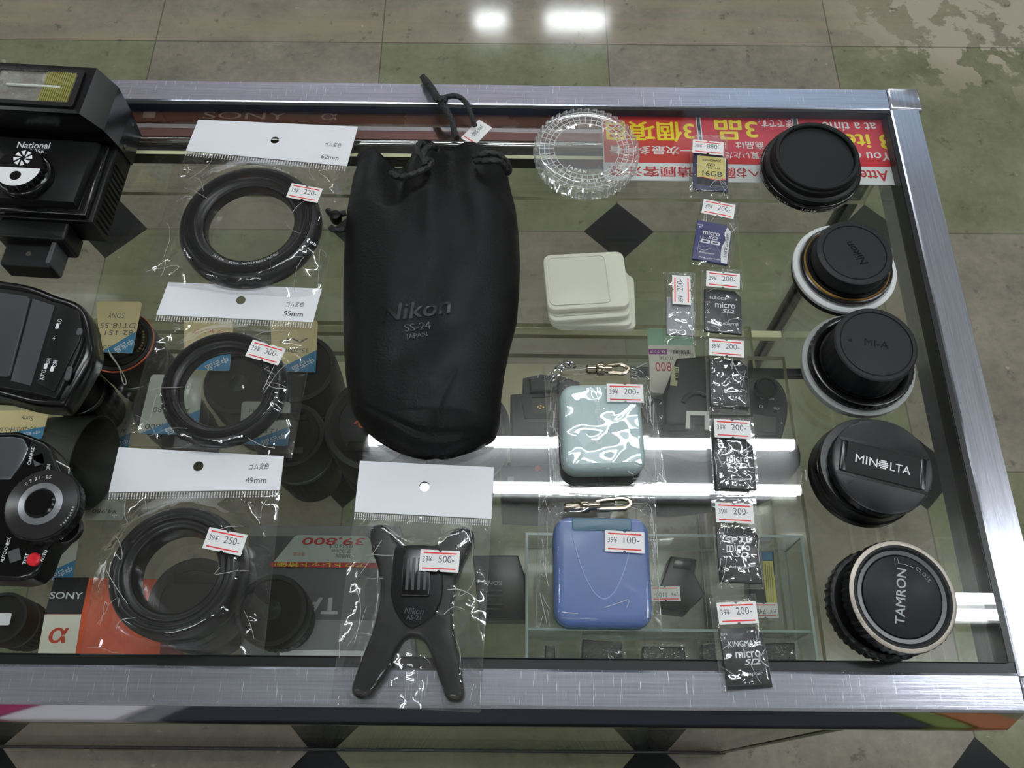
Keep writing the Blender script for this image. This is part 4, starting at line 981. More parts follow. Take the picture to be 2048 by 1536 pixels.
vs_ = [(x, y, z) for r_, z in zip(hr, hz) for x, y in r_]; hm.add(vs_, [[k*4+i, k*4+(i+1) % 4, k*4+4+(i+1) % 4, k*4+4+i] for k in range(4) for i in range(4)]+[[3, 2, 1, 0], [16, 17, 18, 19]]); hm.build('head', BLKG, f1, sharp=12)
a0, a1 = lp(4, 204, 58), lp(157, 148, 58)
wx0, wx1 = -W+20, -20; wy0, wy1 = 67.5, 93
plate(rrect(wx1-wx0+8, wy1-wy0+6, 2, 3, (wx0+wx1)/2, (wy0+wy1)/2), [rrect(wx1-wx0, wy1-wy0, 1, 3, (wx0+wx1)/2, (wy0+wy1)/2)], 57, 1.4).build('window_frame', BLK, f1)
slab(rrect(wx1-wx0, wy1-wy0, 1, 3, (wx0+wx1)/2, (wy0+wy1)/2), 57.02, 57.2).build('reflector', pm('flash reflector', (206, 208, 200), .25, .7, bump=.8, bscale=90, var=.35, vscale=60), f1)
tube([(wx0+8, (wy0+wy1)/2, 58.2), (wx1-8, (wy0+wy1)/2, 58.2)], 1.0, 10).build('flash_tube', pm('flash tube glass', (220, 226, 222), .1), f1)
gg = MB()
for k in range(14): gg.join(slab(rrect(.9, wy1-wy0-1, .2, 1, wx1-1.2-k*1.4, (wy0+wy1)/2), 58.3, 58.7))
gg.build('window_rib', pm('yellow window ribs', (190, 188, 90), .25, trans=.3), f1)
slab(rrect(wx1-wx0, wy1-wy0, 1, 3, (wx0+wx1)/2, (wy0+wy1)/2), 58.75, 59.3).build('window_lens', clear('flash window', (.97, .97, .96), .05, .05, 1.4, bump=.5, bscale=150), f1)
for yy in (64, 84): lathe([(1.6, 0), (1.4, .5), (0, .6)], 14).mapped(lambda x, y, z: (z+2.0, x+yy+3, y+18)).build('pivot_screw', GREYP, f1)
x, y = lp(67, 290, 36); put(fit('National', 21.5, 5.2, bold=.012), x, y, 35.7, .04).build('lettering', WHT, f1)
x, y = lp(72, 300, 36); put(fit('PE-256', 13, 3.4, bold=.012), x-1, y-.8, 35.7, .04).build('lettering', WHT, f1)
x, y = lp(38, 334, 47)
dl = lathe([(17, 0), (17.4, .5), (17.4, 4.5), (16.5, 5.5), (15.4, 5.8), (15.6, 10.2), (14.8, 11.2), (0, 11.3)], 96, knurl={4: (22, .9), 5: (22, .9)}).mapped(lambda a, b_, c_: (a+x, b_+y, c_+36)).build('dial', BLKG, f1, sharp=45)
dw = [(14.2*math.cos(a_), 14.2*math.sin(a_)) for a_ in [math.pi+math.pi*k/30 for k in range(31)]]
m_ = plate([(px+x, py+y-.8) for px, py in dw], [circ(3.6, 20, x, y-7)], 47.35, .1); m_.build('dial_plate', WHT, f1)
m_ = MB()
for k in range(8):
    a_ = 2*math.pi*k/8; m_.join(slab([(1.4, -.3), (6.2, -.2), (5.2, 2.6)], 0, .1).mapped(lambda px, py, pz_: tuple(T(x+.5, y+7, 47.35) @ RZ(a_) @ Vector((px, py, pz_)))))
m_.build('dial_mark', WHT, f1)
fx, fy = lp(80, 468, 10)
box(46, 14, 22, 2, 2, .6, fx+2, -7).build('foot_block', BLK, f1)
box(34, 24, 14, 1, 2, 1.0, fx+1, -19).build('foot', BLKM, f1)
m_ = MB(); m_.join(box(3, 26, 18, .5, 1, 1, fx+17, -17)); m_.build('foot_rail', GREYP, f1)
lathe([(2.0, 0), (1.8, .8), (0, .9)], 16).mapped(lambda a, b_, c_: (a+fx+1, b_-22, c_+15)).build('contact_pin', CHROME, f1)

# flash with battery door, middle left
f2 = thing('flash_unit', 'rounded black flash unit with slide switches marked on its side, middle of the left edge', 'camera flash', at(60, 700, 0))
def f2p(pts, z): return poly(f2, pts, z)
o2 = f2p([(-150, 545), (0, 560), (66, 572), (112, 590), (150, 602), (170, 618), (180, 640), (186, 672), (188, 705), (170, 745), (132, 806), (112, 812), (60, 808), (0, 792), (-150, 760)], 24)
slab(smooth2(o2, 3), 1, 26, 4.5, 4, botbev=9).build('body', BLKG, f2, sharp=60)
o3 = f2p([(-140, 563), (0, 577), (66, 588), (108, 604), (140, 615), (158, 630), (165, 655), (166, 680), (156, 712), (118, 790), (100, 795), (60, 786), (0, 776), (-140, 745)], 28)
slab(smooth2(o3, 3), 25.5, 29, 1.2).build('top_rim', BLK, f2, sharp=60)
slab(f2p([(-130, 573), (0, 586), (56, 594), (62, 600), (22, 752), (14, 755), (-130, 740)], 29), 29, 30.4, .8).build('battery_door', pm('grey battery door', (52, 52, 57), .45), f2)
slab(f2p([(66, 598), (110, 612), (62, 772), (22, 762)], 29), 29, 29.5, .3).build('grip_panel', pm('dark grip panel', (58, 60, 62), .4), f2)
slab(f2p([(118, 607), (160, 624), (164, 650), (162, 680), (110, 785), (75, 768)], 29), 29, 30.2, .6).build('switch_panel', BLK, f2)
a_ = ang((85, 765), (120, 640), 30); sw = MB(); wt = MB()
for px, wd in (((119, 643), 'LO'), ((97, 722), 'ON'), ((110, 727), 'OFF'), ((86, 750), 'AUTO')):
    q = f2p([px], 30.2)[0]; put(fit(wd, 1.55*len(wd)+.3, 2.6, bold=.01), q[0], q[1], 30.3, a_).build('lettering', WHT, f2)
for px in ((115, 653), (92, 733), (105, 738)): q = f2p([px], 30.2)[0]; put(box(3.6, 2.0, .5, .15, .6), q[0], q[1], 30.2, a_).build('indicator_mark', WHT, f2)

q = f2p([(109, 677)], 30.2)[0]; bl = MB(); bl.add([(-1.6, .3, 0), (.3, -.5, 0), (0, .3, 0), (1.8, .1, 0), (-.4, 1.1, 0), (-.1, .4, 0)], [[0, 1, 2], [3, 4, 5]]); put(bl, q[0], q[1], 30.35, a_).build('bolt_mark', WHT, f2)
for px in ((160, 665), (138, 748)): q = f2p([px], 30)[0]; put(box(9 if px[0] < 150 else 5, 3.4, 1.6, .5, 1.6), q[0], q[1], 29.6, a_).build('slide_switch', GREYP, f2)
# flash with big calculator dial, lower left
f3 = thing('flash_unit', 'black flash unit with large calculator dial and red test button, lower left edge', 'camera flash', at(50, 1010, 0))
def f3p(pts, z): return poly(f3, pts, z)
slab(f3p([(-130, 870), (40, 865), (62, 872), (95, 886), (108, 900), (128, 942), (138, 985), (136, 1030), (126, 1070), (100, 1098), (84, 1140), (66, 1157), (40, 1163), (-130, 1158)], 21), 1, 24, 3.0, 4, botbev=6).build('body', BLKG, f3)
slab(f3p([(-120, 878), (28, 874), (48, 878), (60, 900), (40, 935), (22, 960), (-120, 960)], 24), 23.6, 25, .7).build('silver_panel', pm('bright flash panel', (120, 122, 128), .25, .8), f3)
slab(f3p([(66, 880), (92, 893), (104, 905), (120, 945), (112, 950), (90, 935), (62, 920), (52, 912)], 24), 23.6, 25.2, .6).build('top_panel', BLK, f3)
fr = f3p([(113, 922), (139, 936), (133, 972)], 25.3); tube([(fr[0][0], fr[0][1], 25.3), (fr[1][0], fr[1][1], 25.3), (fr[2][0], fr[2][1], 25.3)], .3, 6).build('white_frame', WHT, f3)
x, y = f3p([(82, 1008)], 32)[0]
lathe([(20.5, 0), (21, .5), (21, 5.6), (20.2, 6.4), (19.6, 6.6), (0, 6.6)], 120, knurl={1: (70, .7), 2: (70, .7)}).mapped(lambda a, b_, c_: (a+x, b_+y, c_+24)).build('dial', BLK, f3)
lathe([(19.4, 6.65), (19.4, 7.4), (12.2, 8.6), (12.2, 6.65)], 96, close=True).mapped(lambda a, b_, c_: (a+x, b_+y, c_+24)).build('dial_scale', pm('dial scale', (40, 39, 39), .22), f3)
lathe([(12.0, 6.7), (12.0, 8.8), (8.4, 9.4), (8.4, 6.7)], 96, close=True).mapped(lambda a, b_, c_: (a+x, b_+y, c_+24)).build('dial_ring', pm('silver dial ring', (150, 152, 156), .3, .7), f3)
lathe([(8.2, 6.7), (8.2, 9.6), (7.2, 10.6), (0, 10.8)], 72).mapped(lambda a, b_, c_: (a+x, b_+y, c_+24)).build('dial_knob', BLKG, f3)
g = arc_text('0 7 2 1 . 05', 2.6, 15.6, 1.9, 8.3, False); g.join(arc_text('F 2.8 4 5.6 8 11', 1.6, 18, -.4, 8.0, True)); g.mapped(lambda a, b_, c_: (a+x, b_+y, c_+24)).build('scale_print', WHT, f3)
g = MB()
for px, wd, L_, an_ in (((63, 912), 'CHARGE', 11, ang((60, 928), (68, 895), 25)), ((97, 936), 'ON', 4, ang((95, 945), (99, 925), 25)), ((12, 1100), 'AUTO CHECK', 14, ang((6, 1125), (20, 1080), 25)), ((52, 1118), 'TEST', 6, ang((50, 1126), (56, 1108), 25)), ((88, 1112), 'AUTO', 6.5, ang((84, 1124), (94, 1102), 25)), ((131, 1045), 'QUICK AUTO 360', 19, ang((122, 1072), (138, 1018), 25))):
    q = f3p([px], 25)[0]; g.join(put(fit(wd, L_, 1.9, bold=.012), q[0], q[1], 25.4 if px[0] < 120 else 24.2, an_))
g.build('lettering', WHT, f3)
q = f3p([(126, 963)], 25)[0]; put(fit('MANUAL', 9, 1.8), q[0], q[1], 24.3, ang((120, 975), (132, 945), 25)).build('orange_lettering', pm('orange print', (214, 120, 50), .5), f3)
q = f3p([(66, 1118)], 26)[0]; lathe([(3.6, 0), (3.6, 1.8), (2.8, 2.6), (0, 2.8)], 32).mapped(lambda a, b_, c_: (a+q[0], b_+q[1], c_+24)).build('test_button', pm('red button', (196, 34, 44), .25), f3)
for px in ((76, 918), (27, 1110)): q = f3p([px], 26)[0]; put(box(6, 7, 1, .3, .8), q[0], q[1], 24.2, .4).build('indicator_window', GREYP, f3)
q = f3p([(108, 1040)], 20)[0]; lathe([(9, 0), (9, 3.5), (8, 4)], 60, knurl={0: (30, .6), 1: (30, .6)}).mapped(lambda a, b_, c_: (a+q[0]+6, b_+q[1]-4, c_+14)).build('side_wheel', BLK, f3)

# ------------------------------------------------------------------ red notices under the back of the glass
RED = pm('red notice', (200, 30, 48), .5); REDD = pm('orange red notice', (196, 44, 36), .5); YEL = pm('yellow notice print', (236, 214, 30), .5); REDT = pm('red notice print', (186, 36, 44), .5)
def notice(label, quad, red, head, rows):
    t = thing('notice_card', label, 'notice', (at(sum(q[0] for q in quad)/4, sum(q[1] for q in quad)/4, -9)), math.pi, 'red notices under the back of the glass')
    Q = [loc_of(t, *q, -9) for q in quad]; xs = sorted(q[0] for q in Q); ys = sorted(q[1] for q in Q)
    x0, x1, y0, y1 = (xs[0]+xs[1])/2, (xs[2]+xs[3])/2, (ys[0]+ys[1])/2, (ys[2]+ys[3])/2; H = y1-y0; W = x1-x0
    slab([(x0, y0), (x1, y0), (x1, y1), (x0, y1)], 0, .5).build('card', PAPER, t)
    slab([(x0+.8, y0+.8), (x1-.8, y0+.8), (x1-.8, y1-H*.255), (x0+.8, y1-H*.255)], .5, .6).build('red_field', red, t)
    put(fit(head[0], W*head[1], H*.155, bold=.018), (x0+x1)/2+head[2]*W, y1-H*.128, .62).build('heading', REDT, t)
    for wd, fx, fy, wf, hf, mt in rows:
        put(fit(wd, W*wf, H*hf, bold=.025 if mt is YEL else .015), x0+W*fx, y0+H*fy, .64).build('lettering', mt, t)
    return t
notice('orange red notice card half under the clear round filter case', [(1203, 229), (1394, 226), (1404, 362), (1208, 362)], REDD, ('请顾客注意', .86, .02), [('一次最多可看', .50, .56, .86, .125, WHT), ('3個項目', .50, .28, .92, .30, YEL)])
notice('crimson notice card in the middle behind the topmost card sleeve', [(1402, 228), (1588, 230), (1600, 367), (1408, 365)], RED, ('お客様へお願い', .84, .0), [('一度にご覧いただける', .5, .62, .90, .10, WHT), ('商品は', .5, .47, .30, .11, WHT), ('3品', .62, .24, .46, .30, YEL), ('までです。', .20, .14, .36, .12, WHT)])
notice('crimson English notice card in the back right corner of the counter', [(1598, 232), (1784, 234), (1808, 370), (1608, 370)], RED, ('Attention', .62, -.03), [('You can see', .47, .60, .76, .125, WHT), ('3 items', .46, .38, .80, .22, YEL), ('at a time', .46, .16, .56, .13, WHT)])

# ------------------------------------------------------------------ goods on the shelf inside
ZT = ZS+.7
GREENG = pm('coated lens glass', (26, 34, 34), .06, spec=.9, coat=1)
ORANGE = pm('orange ring', (214, 96, 44), .4)
BARREL = pm('lens barrel', (20, 21, 22), .42, bump=.05, bscale=1500)
GREYR = pm('grey lens ring', (96, 98, 98), .35, .5)
def price_card(t, quad, z, col, lines, corner=None, zoff=0.0):
    """paper price tag lying upside down as seen from the camera, as a part of what it is tied to"""
    Q = [loc_of(t, *q, z) for q in quad]; zl = z-(t.location.z-GZ)*1000
    cx, cy2 = sum(q[0] for q in Q)/4, sum(q[1] for q in Q)/4
    o = [tuple(p) for p in Q]
    k = []
    for i in range(4):
        a_, b_, c_ = Vector(o[i-1]), Vector(o[i]), Vector(o[(i+1) % 4]); k += [tuple(b_+(a_-b_).normalized()*2.5), tuple(b_+(a_-b_).normalized()*.8+(c_-b_).normalized()*.8), tuple(b_+(c_-b_).normalized()*2.5)]
    s = slab(k, zl, zl+.5).build('price_tag', col, t)
    aa = math.atan2(Q[0][1]-Q[1][1], Q[0][0]-Q[1][0])
    W = (Vector(Q[0])-Vector(Q[1])).length; H = (Vector(Q[0])-Vector(Q[3])).length
    for wd, fx, fy, wf, hf, mt in lines:
        u_, v_ = 1-fx, fy     # fx, fy in the tag's own reading frame, from its lower left
        p = (Vector(Q[0])*(1-u_)+Vector(Q[1])*u_)*(1-v_)+(Vector(Q[3])*(1-u_)+Vector(Q[2])*u_)*v_ if False else None
        X = Vector(Q[1])*(1-fx)+Vector(Q[0])*fx; Y = Vector(Q[2])*(1-fx)+Vector(Q[3])*fx
        p = X*(fy)+Y*(1-fy); p = Vector(Q[1])*(1-fx)*(1-fy)+Vector(Q[0])*fx*(1-fy)+Vector(Q[2])*(1-fx)*fy+Vector(Q[3])*fx*fy
        put(fit(wd, W*wf, H*hf), p.x, p.y, zl+.55, aa).build('tag_print', mt, s)
    if corner:
        a_, b_, c_ = [Vector(Q[2])*(1-f)*1+Vector(q)*f for q, f in ((Q[1], .0), (Q[1], .42), (Q[3], .95))]
        g = MB(); g.add([(a_.x, a_.y, zl+.56), (b_.x, b_.y, zl+.56), (c_.x, c_.y, zl+.56)], [[0, 1, 2]]); g.build('blue_corner', TAG_B, s)
        m_ = (b_+c_)/2*.62+a_*.38; d_ = c_-b_
        put(fit('中古品', d_.length*.5, H*.13, bold=.018), m_.x, m_.y, zl+.6, math.atan2(d_.y, d_.x)).build('tag_print', WHT, s)
    return s
TXT = GREYT
def lens(label, c, zt, r, kind, group='lenses standing on the upper shelf', zb=ZT, ring=None):
    p = at(c[0], c[1], zt); h = zt-zb
    t = thing('camera_lens', label, 'camera lens', (p.x, p.y, GZ+zb*.001), 0, group)
    K = {3: (64, .8), 4: (64, .8)}
    lathe([(r*.86, 0), (r*.9, 1), (r*.9, h*.22), (r*.97, h*.24), (r*.97, h*.50), (r*.93, h*.52), (r*.93, h*.60), (r, h*.63), (r, h*.97), (r*.97, h), (r*.86, h), (r*.84, h-4)], 96, K).build('barrel', BARREL, t)
    lathe([(r*.935, h*.535), (r*.96, h*.54), (r*.96, h*.585), (r*.935, h*.59)], 96, close=True).build('band', GREYR if ring is None else ring, t)
    if kind == 'glass':
        lathe([(r*.84, h-1), (r*.80, h-5), (r*.66, h-7)], 96, close=False).build('inner_ring', BLK, t)
        lathe([(r*.68, h-6), (r*.5, h-2.6), (r*.25, h-.9), (0, h-.4)], 72).build('front_glass', GREENG, t)
    elif kind == 'cap':
        lathe([(r*.85, h-3), (r*.85, h+.6), (r*.82, h+1.2), (r*.70, h+1.2), (r*.69, h+.4), (0, h+.4)], 96).build('front_cap', BLKM, t)
        g = MB(); g.join(slab(rrect(r*.95, r*.20, 1, 2, 0, -r*.5), h+.4, h+2.2, .6)); g.join(slab(rrect(r*.95, r*.20, 1, 2, 0, r*.5), h+.4, h+2.2, .6)); g.build('pinch_grip', BLKG, t)
    elif kind == 'mount':
        lathe([(r*.84, h-3), (r*.84, h+.8), (r*.80, h+1.2), (r*.66, h+1.2), (r*.66, h-2), (r*.5, h-3)], 96).build('mount_ring', BLKG, t)
        lathe([(r*.985, h-3), (r*1.01, h-2.6), (r*1.01, h-1.4), (r*.985, h-1)], 96, close=True).build('orange_ring', ORANGE, t)
        lathe([(r*.5, h-3), (r*.25, h-2), (0, h-1.6)], 48).build('rear_glass', GREENG, t)
        g = MB(); 
        for k in range(8):
            a_ = -.5+.13*k; g.join(slab(circ(.9, 10, r*.74*math.cos(a_), r*.74*math.sin(a_)), h+1.2, h+1.7))
        g.build('contact', GOLDM, t)
    return t
def string(t, pts, r=.4):
    P = [(*loc_of(t, x, y, z), z-(t.location.z-GZ)*1000) for x, y, z in pts]; tube(catmull(P, 6), r, 6).build('tag_string', pm('tag string', (206, 204, 190), .6), t)
t = lens('lens with orange ring and gold contacts facing up, beside the middle flash unit', (238, 682), -150, 28, 'mount')
price_card(t, [(193, 603), (285, 604), (265, 707), (200, 704)], -146, TAG_Y, [('¥15,800', .5, .90, .55, .10, TXT), ('82-151', .45, .62, .6, .09, TXT), ('DT18-55', .5, .48, .75, .10, TXT), ('SONY', .55, .28, .35, .1, TXT)], True)
string(t, [(217, 700, -145), (222, 712, -142), (238, 735, -146), (246, 765, -150), (252, 768, -150), (250, 756, -148), (236, 730, -144), (220, 706, -144)])
t = lens('tall lens right of the 55mm bag under a yellow tag', (596, 735), -140, 31, 'glass')
price_card(t, [(541, 643), (636, 641), (631, 745), (546, 742)], -138, TAG_Y, [('¥25,800', .45, .08+.80, .6, .10, TXT), ('35-70mm', .5, .6, .6, .09, TXT), ('AF', .5, .4, .6, .09, TXT)], True)
t = lens('capped lens under the lower right corner of the 55mm bag', (578, 868), -142, 28, 'cap')
price_card(t, [(484, 803), (582, 804), (576, 892), (478, 888)], -141, TAG_W, [('(定価)', .75, .85, .25, .1, TXT), ('¥12,800', .4, .68, .6, .13, TXT), ('AF35-80', .5, .42, .6, .09, TXT), ('キャップ付', .5, .22, .7, .09, TXT)], True)
t = lens('wide capped lens with an orange mark, half under the leather pouch', (750, 846), -130, 40, 'cap')
a_ = loc_of(t, 728, 845, -130); g = text('α', 20, .0); put(g, a_[0], a_[1], 112.2-.3, 2.6).build('orange_mark', ORANGE, t)
lens('capped lens at the lower right corner of the leather pouch', (930, 850), -134, 35, 'cap')
t = lens('lens with upturned glass seen through the 55mm lens hood', (475, 765), -146, 28, 'glass')
price_card(t, [(367, 642), (468, 643), (459, 742), (371, 740)], -142, TAG_Y, [('¥13,800', .5, .9, .6, .1, TXT), ('(税別)', .2, .9, .16, .1, TXT), ('¥15,180', .5, .72, .6, .12, INK), ('AF 50', .5, .5, .6, .1, TXT), ('ジャンク', .5, .22, .6, .1, REDP)], True)
t = lens('lens standing at the left edge of the 55mm bag', (328, 808), -156, 26, 'cap')
price_card(t, [(303, 749), (407, 752), (396, 870), (275, 867)], -152, TAG_W, [('¥9,800', .65, .88, .55, .11, INK), ('珍品', .2, .9, .16, .1, TXT), ('AF 28-80', .5, .6, .7, .09, TXT), ('0122305', .5, .2, .55, .08, TXT)], True)
t = lens('black lens half hidden under the middle flash unit', (116, 744), -152, 24, 'cap')
# hooded lens lying on its side
p = at(96, 915, ZS+36); t = thing('camera_lens', 'lens with a dark tapering hood lying on its side by the lower flash unit', 'camera lens', (p.x, p.y, GZ+ZT*.001), ang((40, 905), (170, 925), ZS))
side = lambda m: m.mapped(lambda x, y, z: (z, y, x+41))
side(lathe([(24, -75), (29, -73), (30, -40), (31, -10), (31, 2), (28, 4)], 72, {2: (60, .8), 3: (60, .8)})).build('barrel', BARREL, t)
side(lathe([(30.5, 2), (33, 4), (40, 44), (38.6, 44), (31, 6), (29, 3)], 72, close=True)).build('hood', pm('dark olive hood', (44, 48, 42), .45), t)
side(lathe([(31.1, -3), (31.6, -2), (31.6, 0), (31.1, 1)], 72, close=True)).build('orange_ring', ORANGE, t)
price_card(t, [(-20, 822), (100, 820), (84, 878), (-20, 872)], -164, TAG_Y, [('DT55-200/f4-5.6', .40, .72, .74, .22, TXT), ('Sony', .35, .28, .2, .24, TXT)], True)
t = lens('low lens seen through the lower left of the 49mm hood', (384, 1204), -168, 34, 'cap', ring=BARREL)
t = lens('black lens with an engraved front ring right of the 49mm bag', (542, 1220), -168, 27, 'glass', zb=-213.8)
arc_text('1:3.5-5.6  28-80mm', 2.2, 24.6, -2.9, 45.9, True).build('ring_lettering', GREYT, t)
t = lens('small lens at the lower left edge of the photo', (2, 1236), -190, 20, 'glass'); x, y = loc_of(t, 2, 1238, -188); slab(rrect(14, 9, 1, 3, x, y), 50.5, 51).build('label', PAPER, t)
# loose tags lying on the shelf
def loose(label, quad, z, col, lines, corner=None):
    t = thing('price_tag', label, 'tag', at(sum(q[0] for q in quad)/4, sum(q[1] for q in quad)/4, z), 0, 'price tags lying loose on the shelf')
    s = price_card(t, quad, z, col, lines, corner); s.name = 'card'; return t
loose('grey green price tag lying loose left of the 49mm bag', [(214, 815), (270, 816), (256, 902), (192, 897)], ZT, TAG_W, [('¥3,980', .55, .84, .62, .12, INK), ('AF70-210', .5, .55, .7, .09, TXT), ('キャップ付', .5, .36, .7, .09, TXT), ('良品', .5, .2, .3, .09, TXT)], True)
loose('pale price tag peeping out below the lens under the middle flash', [(156, 814), (197, 818), (188, 856), (146, 850)], ZT, TAG_W, [('珍', .3, .6, .2, .25, TXT)])
loose('dim price tag lying loose above the corner of the 49mm bag', [(182, 950), (262, 952), (246, 1042), (168, 1040)], ZT, TAG_W, [('¥4,980', .5, .8, .6, .1, TXT), ('AF 100-300', .5, .5, .7, .09, TXT)])
loose('pale price tag with blue corner below the lower flash unit', [(82, 1058), (160, 1068), (146, 1158), (62, 1160)], ZT, TAG_W, [('¥5,500', .5, .8, .6, .1, TXT)], True)
# orange lens box
def rbox_t(label, quad, zt, zb, mat, name='lens_box', cat='box'):
    t = thing(name, label, cat, at(sum(q[0] for q in quad)/4, sum(q[1] for q in quad)/4, zb), 0)
    slab([loc_of(t, *q, zt) for q in quad], 0, zt-zb, .8).build('carton', mat, t); return t, zt-zb
t, h = rbox_t('orange camera box with black and white end panel in the lower left corner', [(109, 1154), (330, 1158), (318, 1340), (70, 1340)], -186, ZT, pm('orange box', (206, 84, 48), .45))
slab([loc_of(t, *q, -186) for q in ((110, 1155), (178, 1155), (163, 1228), (90, 1228))], h, h+.3).build('black_panel', INK, t)
slab([loc_of(t, *q, -186) for q in ((90, 1229), (163, 1229), (147, 1335), (71, 1335))], h, h+.3).build('white_panel', pm('cream panel', (222, 220, 206), .5), t)
x, y = loc_of(t, 133, 1191, -186); put(fit('SONY', 25, 5.2, bold=.018), x, y, h+.4, .0).build('lettering', WHT, t)
x, y = loc_of(t, 117, 1271, -186); put(fit('α', 14, 11.5, bold=.02, shear=.1), x, y, h+.4).build('lettering', pm('vermilion print', (190, 66, 40), .5), t)
x, y = loc_of(t, 292, 1178, -186); put(fit('A', 3.5, 4), x, y, h+.4).build('lettering', WHT, t)
# grey lens box with sale label
BZ = -214.0
BOXG = pm('grey lens box', (92, 94, 96), .5)
t, h = rbox_t('dark grey lens box with a bright sale label, under the two lower left bags', [(500, 1050), (800, 1052), (836, 1345), (478, 1345)], BZ, ZT, BOXG)
def onbox(pts, m, nm, dz=.3): slab([loc_of(t, *q, BZ) for q in pts], h, h+dz).build(nm, m, t)
onbox([(500, 1051), (799, 1053), (806, 1075), (498, 1072)], pm('pale box edge', (150, 152, 152), .5), 'box_end'); onbox([(560, 1300), (730, 1302), (732, 1340), (556, 1340)], PAPER, 'white_strip')
onbox([(494, 1238), (816, 1242), (828, 1340), (480, 1340)], pm('mid grey panel', (128, 131, 134), .5), 'grey_panel', .15)
x, y = loc_of(t, 677, 1212, BZ); put(fit('TAMRON', 92, 13.5, bold=.03), x-46, y, h+.4, math.pi).build('lettering', pm('pale grey print', (176, 178, 178), .5), t)
s = price_card(t, [(592, 1070), (738, 1073), (757, 1134), (541, 1132)], BZ+.7, pm('pale blue sale label', (206, 222, 214), .5), [('TAMRON', .33, .66, .20, .10, INK), ('SP 10-24mm', .36, .50, .26, .11, INK), ('f3.5-5.6 Di II', .36, .34, .30, .10, INK), ('展示品', .80, .62, .16, .10, REDP)])
q = [loc_of(t, *q_, BZ+1) for q_ in ((541, 1124), (757, 1126), (757, 1136), (540, 1134))]; slab(q, h+1.3, h+1.5).build('red_strip', pm('sale strip', (196, 36, 40), .5), t)
a_ = loc_of(t, 640, 1130, BZ+1); put(fit('アウトレット特価!', 74, 4.0, bold=.018), a_[0], a_[1], h+1.6, math.pi).build('lettering', YEL, t)
a_ = loc_of(t, 668, 1082, BZ+1); put(fit('39,800', 52, 7.0, bold=.018, shear=.1), a_[0], a_[1], h+1.4, math.pi).build('lettering', pm('sale red', (206, 40, 44), .5), t)
# cameras
CAMB = pm('camera body', (32, 33, 33), .55, bump=.25, bscale=700); CAMD = pm('camera shell', (25, 26, 27), .45, bump=.05, bscale=1500)
t = thing('camera', 'black digital camera with mode dial and small top screen right of the card holders', 'camera', at(1430, 850, ZT), 0)
zt = -150.0; h = zt-ZT
def cp(pts, z=zt): return poly(t, pts, z)
slab(smooth2(cp([(1292, 800), (1318, 786), (1400, 772), (1480, 772), (1512, 752), (1542, 750), (1566, 770), (1578, 806), (1572, 850), (1556, 890), (1520, 905), (1460, 905), (1400, 912), (1320, 890), (1290, 860)]), 3), 0, h, 4, botbev=2).build('body', CAMD, t, sharp=60)
slab(cp([(1325, 790), (1342, 748), (1354, 716), (1420, 712), (1428, 760), (1426, 850), (1330, 850)], zt+12), h-6, h+14, 4).build('prism_hump', CAMD, t, sharp=50)
slab(smooth2(cp([(1300, 880), (1420, 900), (1470, 905), (1580, 880), (1600, 930), (1560, 960), (1460, 975), (1330, 985), (1290, 940)], zt-20), 3), 2, h-14, 6).build('grip', CAMB, t)
p = cp([(1308, 826)])[0]; lathe([(11.5, 0), (11.5, 5), (10.6, 6), (0, 6)], 60, {0: (36, .5), 1: (36, .5)}).mapped(lambda x, y, z: (x+p[0], y+p[1], z+h)).build('mode_dial', BLK, t)
g = MB(); [g.join(put(text(ch, 4.2, .02), p[0]+7.6*math.cos(a_), p[1]+7.6*math.sin(a_), h+6.1, a_-math.pi/2)) for ch, a_ in zip('MSAP', (-.9, -.35, .2, .8))]; g.build('dial_print', WHT, t)
hs = cp([(1372, 823), (1418, 824), (1418, 860), (1409, 860), (1409, 832), (1380, 831), (1380, 858), (1371, 857)], zt+15)
slab(hs, h+14, h+16.2).build('hot_shoe', pm('bare shoe metal', (186, 186, 182), .4, .6), t)
slab(cp([(1345, 733), (1358, 734), (1354, 772), (1340, 770)], zt+14.5), h+14, h+14.4).build('barcode_sticker', pm('sticker yellow', (206, 202, 160), .6), t)
bb_ = MB()
for k in range(8): bb_.join(slab(cp([(1351-.3, 736+k*3.3), (1357-.5, 736+k*3.3), (1357-.5, 737.6+k*3.3), (1351-.3, 737.6+k*3.3)], zt+14.6), h+14.4, h+14.6))
bb_.build('barcode', INK, t)
dp = [cp([(1365+32*math.cos(a_), 806-24*math.sin(a_))])[0] for a_ in [math.pi*.95-.2*k for k in range(9)]]; tube([(x, y, h+14.6) for x, y in cp([(1366, 806), (1372, 795), (1384, 788), (1398, 787), (1412, 793)], zt+14)], 2.0, 8).build('control_wheel', GREYP, t)
p = cp([(1530, 778)])[0]; lathe([(9.5, 0), (9.5, 4), (8.4, 5.2), (7, 5.2), (6.6, 4.4), (0, 4.6)], 48, {0: (30, .4), 1: (30, .4)}).mapped(lambda x, y, z: (x+p[0], y+p[1], z+h)).build('shutter_dial', BLK, t)
slab(cp([(1506, 828), (1552, 836), (1550, 866), (1500, 862)]), h, h+.5).build('top_screen', pm('lcd screen', (92, 98, 96), .12), t)
g = MB()
for px, wd, L_ in (((1534, 797), 'OFF ON', 11), ((1522, 813), '[]', 3.2), ((1553, 817), 'ISO', 4.6), ((1563, 846), '+', 1.6)): x, y = cp([px])[0]; g.join(put(fit(wd, L_, 2.1, bold=.01), x, y, h+.2 if wd != 'OFF ON' else h+.3, -.1))
g.build('lettering', WHT, t)
tg = thing('price_tag', 'price tag with green top, purple band and barcode behind the camera', 'tag', at(1345, 720, -172), 0)
